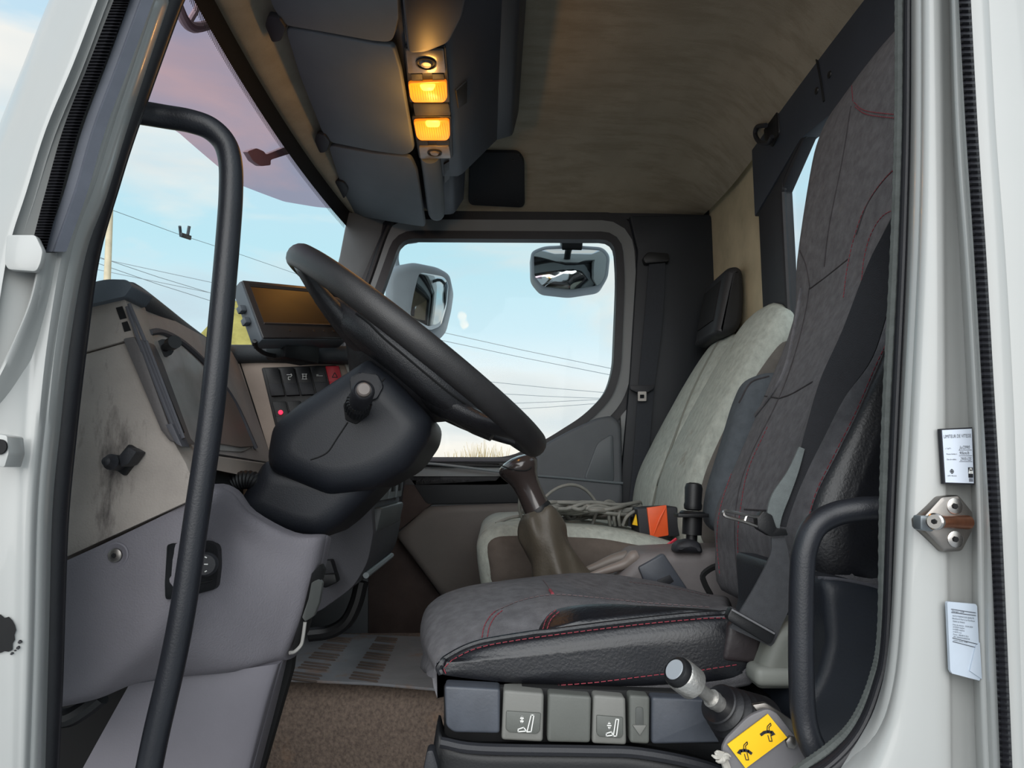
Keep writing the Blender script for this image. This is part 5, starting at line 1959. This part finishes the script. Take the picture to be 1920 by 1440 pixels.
finish(ribbon(B(), pr2((1716, 330, .75, 1770, 380, .75), (1660, 430, .76, 1706, 470, .76), (1624, 505, .79, 1672, 560, .78), (1580, 620, .82, 1636, 670, .80), (1538, 712, .84, 1584, 745, .83), (1512, 800, .845, 1540, 830, .84), (1490, 880, .85, 1506, 900, .845), (1462, 950, .85, 1482, 962, .846), (1450, 985, .848, 1474, 988, .846))), 'shoulder_strap', M('belt_dark', (24, 25, 30), .85, var=.12, vs=120, bump=.4, bs=900), sbt)
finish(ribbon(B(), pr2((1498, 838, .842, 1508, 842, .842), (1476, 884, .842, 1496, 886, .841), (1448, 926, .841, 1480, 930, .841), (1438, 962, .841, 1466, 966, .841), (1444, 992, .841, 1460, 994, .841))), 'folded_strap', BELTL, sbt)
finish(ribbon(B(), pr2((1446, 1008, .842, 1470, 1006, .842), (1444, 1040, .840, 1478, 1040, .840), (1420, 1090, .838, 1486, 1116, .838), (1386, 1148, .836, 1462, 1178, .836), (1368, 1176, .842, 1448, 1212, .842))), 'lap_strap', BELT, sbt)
# tongue
bm = B()
prism(bm, [U(x, y, .836) for x, y in rnd([(1420, 972), (1432, 958), (1448, 966), (1456, 990), (1474, 992), (1478, 1004), (1446, 1006), (1422, 992)], 3)], (0, .014, 0), .003)
finish(bm, 'tongue_grip', BLACK, sbt)
bm = B()
P = [U(x, y, .839) for x, y in ((1424, 970), (1400, 966), (1364, 958), (1357, 961), (1361, 968), (1396, 978), (1428, 990))]
for i in range(len(P) - 1):
    pass
tube(bm, P, .0021, 6, 3)
tube(bm, [U(x, y, .839) for x, y in ((1400, 966), (1396, 978))], .0018, 6)
finish(bm, 'tongue', CHROME, sbt, label='bright steel tongue')
sl = finish(prism(B(), [U(x, y, .832) for x, y in rnd([(1364, 1156), (1372, 1140), (1455, 1186), (1452, 1198), (1443, 1210), (1366, 1164)], 4)], (0, .014, 0), .003), 'belt_slider', BLACK, sbt)
finish(tube(B(), [U(x, y, .831) for x, y in ((1372, 1143), (1413, 1166), (1452, 1188))], .0012, 6), 'slider_edge', M('slider_edge', (120, 120, 122), .4), sl)
# passenger belt
pbt = thing('passenger_seat_belt', U(1200, 960, 2.31), 'dark passenger seat belt hanging down the far pillar with its tongue', 'seat belt')
finish(ribbon(B(), pr2((1218, 480, 2.31, 1248, 480, 2.31), (1208, 600, 2.31, 1242, 600, 2.31), (1196, 735, 2.31, 1226, 735, 2.31), (1188, 850, 2.30, 1216, 850, 2.30), (1174, 1000, 2.29, 1200, 1000, 2.29))), 'strap', M('belt_far', (40, 44, 50), .8, var=.1, vs=120, bump=.3), pbt)
finish(slab(rnd([(1206, 482), (1216, 472), (1254, 474), (1256, 490), (1210, 494)], 4), 2.295, .03, .004), 'belt_guide', BLACK, pbt)
tg = finish(slab(rnd([(1181, 722), (1228, 722), (1226, 729), (1214, 736), (1194, 736), (1182, 730)], 3), 2.29, .014, .002), 'tongue_grip', CHAR, pbt)
finish(ring(rnd([(1200, 740), (1208, 740), (1208, 747), (1200, 747)], 1), rnd([(1196, 734), (1212, 734), (1212, 752), (1196, 752)], 2), 2.288, .004), 'tongue', STEEL, tg)

# =================================================================== GRAB HANDLES
bm = B()
tube(bm, [U(*p) for p in ((236, 208, .70), (262, 211, .71), (310, 219, .72), (356, 227, .725), (394, 241, .73), (421, 268, .735), (432, 305, .735), (433, 360, .735), (428, 440, .735), (414, 600, .735), (396, 780, .735), (370, 960, .735), (345, 1130, .735), (322, 1250, .735), (292, 1380, .735), (268, 1500, .735))], .0122, 18, 6)
finish(bm, 'grab_handle', TUBE, None, 'long black tubular grab handle beside the front pillar of the doorway', 'grab handle', smooth=80)
bm = B()
tube(bm, [U(*p) for p in ((1690, 951, .70), (1650, 953, .71), (1612, 955, .715), (1566, 964, .72), (1528, 987, .72), (1509, 1030, .72), (1504, 1080, .72), (1502, 1180, .72), (1503, 1280, .72), (1508, 1350, .72), (1524, 1400, .715), (1556, 1440, .71), (1600, 1475, .70), (1660, 1490, .69))], .0120, 18, 6)
finish(bm, 'grab_handle', TUBE, None, 'short looped black grab handle fixed to the rear pillar of the doorway', 'grab handle', smooth=80)

# =================================================================== TIPPER JOYSTICK
jy = thing('tipper_control', U(1420, 1440, .78), 'tipper joystick with a metal knob on a rubber bellows and grey bracket', 'joystick')
j0, j1 = U(1386, 1350, .80), U(1268, 1258, .752)
jd = (j1 - j0).normalized()
jl = (j1 - j0).length
finish(lathe(B(), j0, jd, [(jl * .30, .0085), (jl * .40, .0085), (jl * .40, .0095), (jl * .46, .0095), (jl * .46, .0065), (jl * .72, .0068), (jl * .74, .010)], 20), 'lever_rod', ALU, jy)
finish(lathe(B(), j0, jd, [(jl * .72, .006), (jl * .735, .014), (jl * .76, .0165), (jl * .93, .0165), (jl * .95, .0150)], 28), 'lever_knob', ALU, jy)
kc = finish(lathe(B(), j0, jd, [(jl * .945, .0150), (jl * .99, .0152), (jl * 1.02, .0135), (jl * 1.03, .010), (jl * 1.03, 0)], 28), 'knob_cap', BLACK, jy)
finish(lathe(B(), j0, jd, [(jl * 1.03, .0105), (jl * 1.036, .0100), (jl * 1.036, 0)], 28), 'cap_disc', M('cap_disc_grey', (150, 156, 162), .4), kc)
pf = []
for i in range(7):
    h = jl * (-.24 + .55 * i / 6)
    r0 = .0385 - .0175 * (i / 6)
    pf += [(h, r0 - .0085), (h + jl * .022, r0 - .001), (h + jl * .032, r0), (h + jl * .042, r0 - .0015)]
pf.append((jl * .33, .012))
finish(lathe(B(), j0, jd, pf, 40), 'bellows', M('bellows_rubber', (20, 20, 24), .42, var=.15, vs=40, bump=.1), jy, smooth=40)
Yj = .738
plate = rnd([(1354, 1402), (1362, 1385), (1404, 1342, 14), (1440, 1328, 10), (1458, 1338), (1500, 1392), (1520, 1420), (1520, 1520), (1360, 1520)], 6)
pt_o = finish(slab(plate, Yj + .003, .006, .002), 'control_bracket', M('bracket_grey', (104, 102, 104), .5, var=.08, bump=.1), jy)
finish(slab(rnd([(1410, 1322), (1436, 1318), (1500, 1360), (1512, 1400), (1470, 1400)], 5), Yj + .014, .006, .002), 'bracket_back', STEEL, jy)
yl = Patch(U(1364, 1396, Yj), U(1440, 1339, Yj), U(1476, 1383, Yj), U(1398, 1441, Yj))
lab = finish(yl.plate(B(), [(0, 0), (1, 0), (1, 1), (0, 1)], .0, .0012, .0), 'yellow_label', YEL, jy, label='yellow label with two black tipping arrows')
bm = B()


def arrow(cx, cy, mir):
    arc = []
    for i in range(9):
        t = -1 + 2 * i / 8
        x, y = t * .115, -.13 * (1 - t * t) + .06
        a = -.62
        arc.append((cx + mir * (x * math.cos(a) * 1 - y * math.sin(a) * .75) * 1.0, cy + (x * math.sin(a) * -1.6 * 1 + y * math.cos(a) * 1.2)))
    return arc


def lpx(pts, w, bm):
    P = [U(x, y, Yj - .0008) for x, y in pts]
    for a, b in zip(P, P[1:]):
        t = (b - a).normalized()
        sd = V((-t.z, 0, t.x)) * w * .5
        e = t * w * .2
        prism(bm, [a - sd - e, b - sd + e, b + sd + e, a + sd - e], (0, .0006, 0))


for ax0, ay0, s in ((1440, 1378, 1), (1396, 1413, -1)):
    arc = [(ax0 + s * dx, ay0 + dy) for dx, dy in ((-13, 0), (-7, -4.5), (0, -6), (6, -5), (9, -3))]
    lpx(arc, .0026, bm)
    finish_pts = [(ax0 + s * 14, ay0 - 1.0), (ax0 + s * 6, ay0 + 2.5), (ax0 + s * 8.5, ay0 - 8)]
    prism(bm, [U(x, y, Yj - .0009) for x, y in finish_pts], (0, .0006, 0))
    o_ = 0 if s > 0 else 0
    lpx([(ax0 - 2 * s * s, ay0 - 4), (ax0 - 1, ay0 - 16), (ax0 + 5, ay0 - 22)], .0006, bm)
    lpx([(ax0 + 3, ay0 - 5), (ax0 + 2, ay0 - 14), (ax0 + 6, ay0 - 18), (ax0 + 5, ay0 - 22)], .0006, bm)
    lpx([(ax0, ay0 + 1), (ax0 + 3, ay0 + 12), (ax0 + 8, ay0 + 12), (ax0 + 5, ay0 - 1)], .0006, bm)
finish(bm, 'tipping_arrows', PRINTK, lab, kind='stuff')
for x, y in ((1482, 1390),):
    b_ = finish(lathe(B(), U(x, y, Yj + .003), (0, -1, 0), [(0, .006), (.004, .006), (.005, .004), (.005, 0)], 6), 'bolt', STEEL, jy)
random.seed(5)
for x, y in ((1352, 1418), (1548, 1424)):
    bm = B()
    for k in range(9):
        a = random.uniform(0, 6.28)
        tube(bm, [U(x + random.uniform(-6, 6), y + random.uniform(-4, 4), .735), U(x + 10 * math.cos(a), y + 10 * math.sin(a), .732), U(x + 18 * math.cos(a + .4), y + 10 * math.sin(a + .4), .734)], [.0028, .002, .0008], 6, 3)
    tube(bm, [U(x, y, .737), U(x + 8, y + 14, .74), U(x + 16, y + 40, .742)], .004, 6, 3)
    finish(bm, 'frayed_rope', ROPE, None, 'frayed white rope end beside the yellow tipping label, on its ' + ('seat side' if x < 1400 else 'doorway side'), 'rope')

# =================================================================== DOOR STRIKER AND LABELS ON THE WHITE PILLAR
st = thing('door_striker', U(1778, 1035, .61), 'steel door striker plate with a worn copper coloured pin on the white pillar', 'door striker')


def jam(poly, lift):
    return [hit(T_bp, p[0], p[1], lift, .61) for p in poly]


# flat frame fitted to the jamb
ca, cb_, cc_, cd_ = [hit(T_bp, x, y, 0, .61) for x, y in ((1745, 940), (1815, 940), (1815, 1030), (1745, 1030))]
plq = rnd([(1727, 974, 3), (1766, 931), (1800, 928), (1826, 960), (1829, 990), (1806, 1034), (1772, 1036), (1728, 990, 3)], 5)
ym_ = .603
finish(prism(B(), [U(x, y, ym_) for x, y in plq], (0, .022, 0), .003), 'striker_plate', STEEL, st)
for x, y in ((1790, 949), (1791, 1011)):
    s_ = finish(lathe(B(), U(x, y, ym_), (0, -1, 0), [(-.001, .0068), (.0008, .0068), (.001, .006), (.001, 0)], 20), 'plate_screw', CHROME, st)
    star_hole(U(x, y, ym_ - .001), (0, -1, 0), .0026, s_)
pin0, pin1 = U(1806, 979, .602), U(1756, 978, .575)
dn = pin1 - pin0
finish(lathe(B(), pin0, dn, [(-.006, .0062), (0, .0056), (dn.length * .25, .0054), (dn.length * .5, .0048), (dn.length * .98, .0050)], 20), 'striker_pin', COPPER, st, label='worn copper coloured pin')
hd_ = finish(lathe(B(), pin1, dn, [(-.004, .0052), (0, .0066), (.003, .0068), (.004, .0056), (.004, 0)], 24), 'pin_head', CHROME, st)
star_hole(pin1 + dn.normalized() * .004, dn, .0022, hd_)
finish(prism(B(), [U(x, y, .588) for x, y in ((1726, 966), (1752, 968), (1752, 998), (1726, 994))], (0, .012, 0), .002), 'pin_stop', M('zinc', (128, 134, 138), .45, metal=.7), st)

cor = [hit(T_bp, x, y, .0, .61) for x, y in ((1763, 805), (1824, 801), (1828, 908), (1771, 907))]
yl_ = min(c.y for c in cor) - .0015
lp = Patch(*[U(x, y, .606) for x, y in ((1763, 804), (1823, 801), (1827, 909), (1770, 907))])
lb_ = thing('speed_limiter_label', U(1800, 908, .606), 'white black-bordered speed limiter label above the door striker', 'label')
finish(lp.plate(B(), [(0, 0), (1, 0), (1, 1), (0, 1)], 0, .004), 'label_border', PRINTK, lb_)
finish(lp.plate(B(), [(.045, .026), (.97, .026), (.97, .975), (.045, .975)], .0005, .003), 'label_sheet', PAPER, lb_)
for tx, u, v, h, w in (('LIMITEUR DE VITESSE', .08, .175, .062, .86), ('n\u00b0 de PI :', .11, .375, .026, .18), ('Vitesse limit\u00e9e \u00e0 :', .12, .475, .026, .36), ('Date de validit\u00e9 :', .13, .572, .026, .32),
                       ('LIMI-TRUCK', .12, .865, .022, .30)):
    lettering(lp, tx, u, v, h, w, lb_, PRINTK)
for tx, u, v, h, w in (('Jo/2990', .54, .378, .062, .34), ('90km/h', .55, .478, .062, .30), ('29/01/25', .56, .582, .062, .36)):
    lettering(lp, tx, u, v, h, w, lb_, PRINTK, shear=.25, name='handwriting')
bm = B()
for v in (.398, .498, .600):
    lp.line(bm, [(.53, v), (.94, v)], .0003, .0007)
finish(bm, 'ruled_lines', PRINTK, lb_, kind='stuff')
em = finish(lp.plate(B(), [(.80, .70), (.95, .70), (.95, .88), (.80, .88)], .0008, .001), 'dark_emblem', PRINTK, lb_)
bm = B()
lp.line(bm, [(.835, .80), (.855, .75), (.875, .725), (.895, .75), (.915, .80)], .0016, .0012)
finish(bm, 'emblem_arch', PRINTW, em)
bm = B()
lp.line(bm, [(.82, .90), (.94, .90)], .0006, .0007)
lp.line(bm, [(.82, .92), (.94, .92)], .0006, .0007)
lp.line(bm, [(.82, .94), (.94, .94)], .0006, .0007)
finish(bm, 'fine_print', PRINTK, lb_, kind='stuff')
bm = B()
P = [(.27 + .055 * math.cos(t), .775 + .032 * math.sin(t)) for t in [k / 14 * 6.283 for k in range(15)]]
lp.line(bm, P, .0005, .0007)
lp.line(bm, [(.245, .775), (.295, .775)], .0008, .0007)
lp.line(bm, [(.27, .735), (.27, .815)], .0006, .0007)
finish(bm, 'round_emblem', PRINTK, lb_, kind='stuff')

l2 = thing('measurement_label', U(1805, 1275, .604), 'silver printed measurement sticker below the door striker', 'label')
lp2 = Patch(*[U(x, y, .604) for x, y in ((1776, 1128), (1832, 1133), (1839, 1277), (1782, 1262))])
finish(lp2.plate(B(), [(.0, .02), (.04, 0), (.96, 0), (1, .03), (1, .97), (.95, 1), (.06, 1), (0, .96)], 0, .003), 'sticker_sheet', PAPER2, l2)
finish(lp2.plate(B(), [(.86, .55), (1.0, .50), (1.01, .97), (.62, .90)], .0012, .002), 'peeling_corner', PAPER2, l2)
tl_ = (('Marque : LUR', .14, .135, .40), ('AUTO FORMATION QUALITE', .14, .20, .72), ('Boulevard Pierre Le Faucheux', .14, .235, .74), ('72000 LE MANS', .14, .275, .40), ('Date de mesure : 10-04-2024', .14, .32, .66),
       ('w=5024 imp/km', .14, .352, .38), ('k=5000 imp/km', .14, .385, .38), ('l=3070 mm', .14, .42, .28), ('Pneus : 285/80 R 22.5', .14, .455, .50), ('VIN : VF644AHL000005550', .14, .488, .54), ('Limite vitesse : LUR', .14, .535, .46))
for tx, u, v, w in tl_:
    lettering(lp2, tx, u, v, .020, w, l2, PRINTK)
bm = B()
for ln in ([(.12, .10), (.92, .115)], [(.12, .145), (.92, .15)], [(.12, .50), (.93, .525)], [(.12, .55), (.94, .575)]):
    lp2.line(bm, ln, .0004, .0007)
finish(bm, 'ruled_lines', PRINTK, l2, kind='stuff')

# =================================================================== REAR LATCH, WINDSCREEN BITS
ch = thing('coat_hook', rp(1436, 270, XR - .04), 'black coat hook at the corner of the rear panel above the window', 'coat hook')
Yh = rp(1440, 230, XR - .03).y
bm = B()
prism(bm, [UXp(x, y, XR - .034) for x, y in rnd([(1428, 190), (1446, 178), (1456, 200), (1460, 250), (1446, 278), (1432, 262)], 6)], (.02, 0, 0), .004)
finish(bm, 'hook_plate', BLACK, ch)
bm = B()
tube(bm, [UXp(x, y, XR - .05) for x, y in ((1436, 235), (1420, 238), (1416, 252), (1424, 266), (1440, 268), (1448, 256))], .006, 10, 4)
finish(bm, 'hook', CHAR, ch)


def wsf(px, py, lift=.0):
    h = hit(T_w, px, py, 0, None)
    return h if h is not None else UXp(px, py, -.53)


gb = thing('glass_clip', wsf(342, 445), 'small dark clip stuck to the windscreen behind the grab handle', 'clip')
bm = B()
o = [wsf(x, y) + V((.006, 0, 0)) for x, y in ((331, 424), (333, 442), (345, 446), (349, 424))]
tube(bm, o, .003, 6)
finish(bm, 'clip_wire', M('clip_grey', (70, 78, 84), .5), gb)
finish(prism(B(), [wsf(x, y) + V((.008, 0, 0)) for x, y in ((330, 436), (348, 442), (347, 450), (330, 444))], (.004, 0, 0), .001), 'clip_foot', M('clip_grey', (70, 78, 84)), gb)
sm = thing('outside_bracket', wsf(520, 300), 'dark outside bracket showing through the purple shade band, the lower one', 'bracket')
bm = B()
pp = [wsf(x, y) + V((-.03, 0, 0)) for x, y in rnd([(488, 284), (505, 278), (518, 284), (522, 290), (556, 276), (566, 288), (530, 300), (530, 310), (512, 312), (498, 302)], 3)]
prism(bm, pp, (-.012, 0, 0), .003)
finish(bm, 'bracket', M('bracket_dark', (225, 222, 220), .6), sm)
sm2 = thing('mirror_loop', wsf(372, 50), 'grey outside mirror loop showing through the purple shade band near the header', 'bracket')
bm = B()
pp = [UXp(x, y, -.585) for x, y in ((320, -40), (332, 8), (352, 46), (378, 50), (430, 32))]
tube(bm, pp, .010, 10, 4)
pp = [UXp(x, y, -.585) for x, y in ((352, 46), (372, 10), (384, -30))]
tube(bm, pp, .006, 8, 3)
finish(bm, 'bracket', M('bracket_mid', (235, 232, 230), .6), sm2)

# =================================================================== OUTSIDE MIRRORS
Yo = 2.62
om = thing('door_mirror', U(780, 620, Yo), 'grey main door mirror seen through the passenger window', 'mirror')
mb = rnd([(722, 520), (738, 500), (775, 493), (820, 502), (843, 515), (847, 535), (842, 570), (832, 610), (816, 627), (780, 622), (724, 600)], 8)
finish(pillow(mb, Yo, Yo + .2, .035, 6), 'mirror_housing', MIRH, om, smooth=60)
gq = rnd([(786, 510), (832, 518), (841, 532), (837, 570), (826, 606), (806, 614), (768, 594), (776, 548)], 9)
finish(slab(gq, lambda p: Yo - .006 - (840 - p[0]) * .0016, .12, .002), 'mirror_glass', MIRRG, om)
bm = B()
tube(bm, [U(x, y, Yo + .05) for x, y in ((745, 505), (742, 480), (752, 455), (790, 446))] + [A(-.16, 2.46, .93)], .012, 10, 4)
finish(bm, 'mirror_arm', MIRH, om)
wm = thing('wide_mirror', U(1070, 550, Yo), 'wide convex kerb mirror hanging above the passenger window', 'mirror')
wq = rnd([(995, 472), (1020, 462), (1070, 460), (1130, 464), (1144, 480), (1140, 520), (1128, 540), (1070, 549), (1015, 543), (996, 520)], 9)
wh = finish(pillow(wq, Yo, Yo + .12, .02, 5), 'mirror_housing', MIRH, wm, smooth=60)
gq = off2([V((p.x, p.y)) for p in wq], -6)
ctr = sum((V((p.x, p.y, 0)) for p in gq), V()) / len(gq)
bm = B()
rings = []
for k in range(1, 9):
    f = k / 8
    rings.append([U(ctr.x + (p.x - ctr.x) * f, ctr.y + (p.y - ctr.y) * f, Yo - .004 - .022 * (1 - f * f)) for p in gq])
loft(bm, rings, cap0=True, cap1=False)
finish(bm, 'mirror_glass', MIRRG, wm, smooth=80)
bm = slab(rnd([(1052, 440), (1094, 440), (1092, 466), (1054, 466)], 3), Yo - .01, .06, .004)
tube(bm, [U(1073, 446, Yo + .02), A(.29, 2.56, .96), A(.29, 2.45, .96)], .016, 10, 3)
finish(bm, 'mirror_mount', BLACK, wm, kind='stuff')
lm = thing('lower_mirror', U(795, 850, Yo), 'pale lower mirror peeping out behind the steering column', 'mirror')
finish(pillow(rnd([(745, 770), (806, 768), (813, 790), (810, 838), (800, 851), (745, 853)], 8), Yo + .1, Yo + .2, .02, 4), 'mirror_housing', MIRH, lm, smooth=60)
finish(slab(rnd([(745, 776), (800, 776), (804, 836), (796, 846), (745, 848)], 6), Yo + .096, .01, .002), 'mirror_glass', MIRRG, lm)
bm = B()
tube(bm, [U(752, 800, Yo + .14), A(-.36, 2.68, -.02), A(-.36, 2.45, -.16)], .012, 10, 3)
finish(bm, 'mirror_arm', MIRH, lm)

# =================================================================== OUTSIDE: POLE, WIRES, TREES
bm = B()
p = U(205, 540, 26)
tube(bm, [V((p.x, 26, 0)), V((p.x, 26, 6)), U(207, 372, 26)], [.16, .13, .11], 12)
finish(bm, 'utility_pole', POLEM, None, 'pale wooden utility pole beyond the windscreen', 'pole')
wires = [((205, 392), (430, 470), 27, 34), ((150, 470), (430, 560), 27, 30), ((150, 482), (430, 575), 27, 30),
         ((780, 612), (1180, 698), 44, 44), ((780, 628), (1180, 710), 44, 44), ((880, 712), (1180, 740), 50, 50), ((880, 735), (1180, 749), 50, 50), ((880, 759), (1180, 746), 52, 52), ((880, 772), (1180, 752), 52, 52)]
for i, ((x0, y0), (x1, y1), a, b) in enumerate(wires):
    bm = B()
    P0, P1 = U(x0, y0, a), U(x1, y1, b)
    d = P1 - P0
    tube(bm, [P0 - d * 2, P0 - d, P0, P0.lerp(P1, .5) - V((0, 0, .05)), P1, P1 + d, P1 + d * 2], .018 if a > 40 else .012, 6, 2)
    finish(bm, 'power_cable', WIRE, None, ('topmost', 'middle', 'lowest', 'topmost', 'second highest', 'third highest', 'fourth highest', 'second lowest', 'lowest')[i] + ' of the ' + ('three thin power cables crossing the sky beyond the windscreen' if i < 3 else 'six thin power cables crossing the sky beyond the passenger window'), 'cable', 'power cables beyond the windscreen' if a < 40 else 'power cables beyond the passenger window')
random.seed(21)
for i, (px, py) in enumerate(((846, 846), (868, 838), (887, 826), (908, 819), (927, 830), (946, 836))):
    bm = B()
    Yt = 60 + random.uniform(-2, 2)
    base = U(px, 900, Yt)
    base.z = 0
    top = U(px, py, Yt)
    tube(bm, [base, base + V((.05, 0, 1.2)), base + V((0, 0, top.z * .6))], [.12, .1, .05], 6)
    for k in range(34):
        a = random.uniform(0, 6.28)
        z0 = random.uniform(.15, .6) * top.z
        h = random.uniform(.25, 1.0) * (top.z - z0)
        sp = random.uniform(.2, .9)
        q0 = base + V((0, 0, z0))
        q1 = q0 + V((math.cos(a) * sp * .6, math.sin(a) * sp * .6, h * .5))
        q2 = q0 + V((math.cos(a) * sp, math.sin(a) * sp, h))
        tube(bm, [q0, q1, q2], [.045, .03, .012], 4)
    finish(bm, 'bare_tree', TREEM, None, 'pale bare tree on the horizon beyond the passenger window, ' + ('leftmost, beside the lower mirror', 'second from the lower mirror', 'third from the lower mirror', 'tallest, fourth from the lower mirror', 'second from the steering rim', 'nearest the steering rim')[i], 'tree', 'bare trees on the horizon')
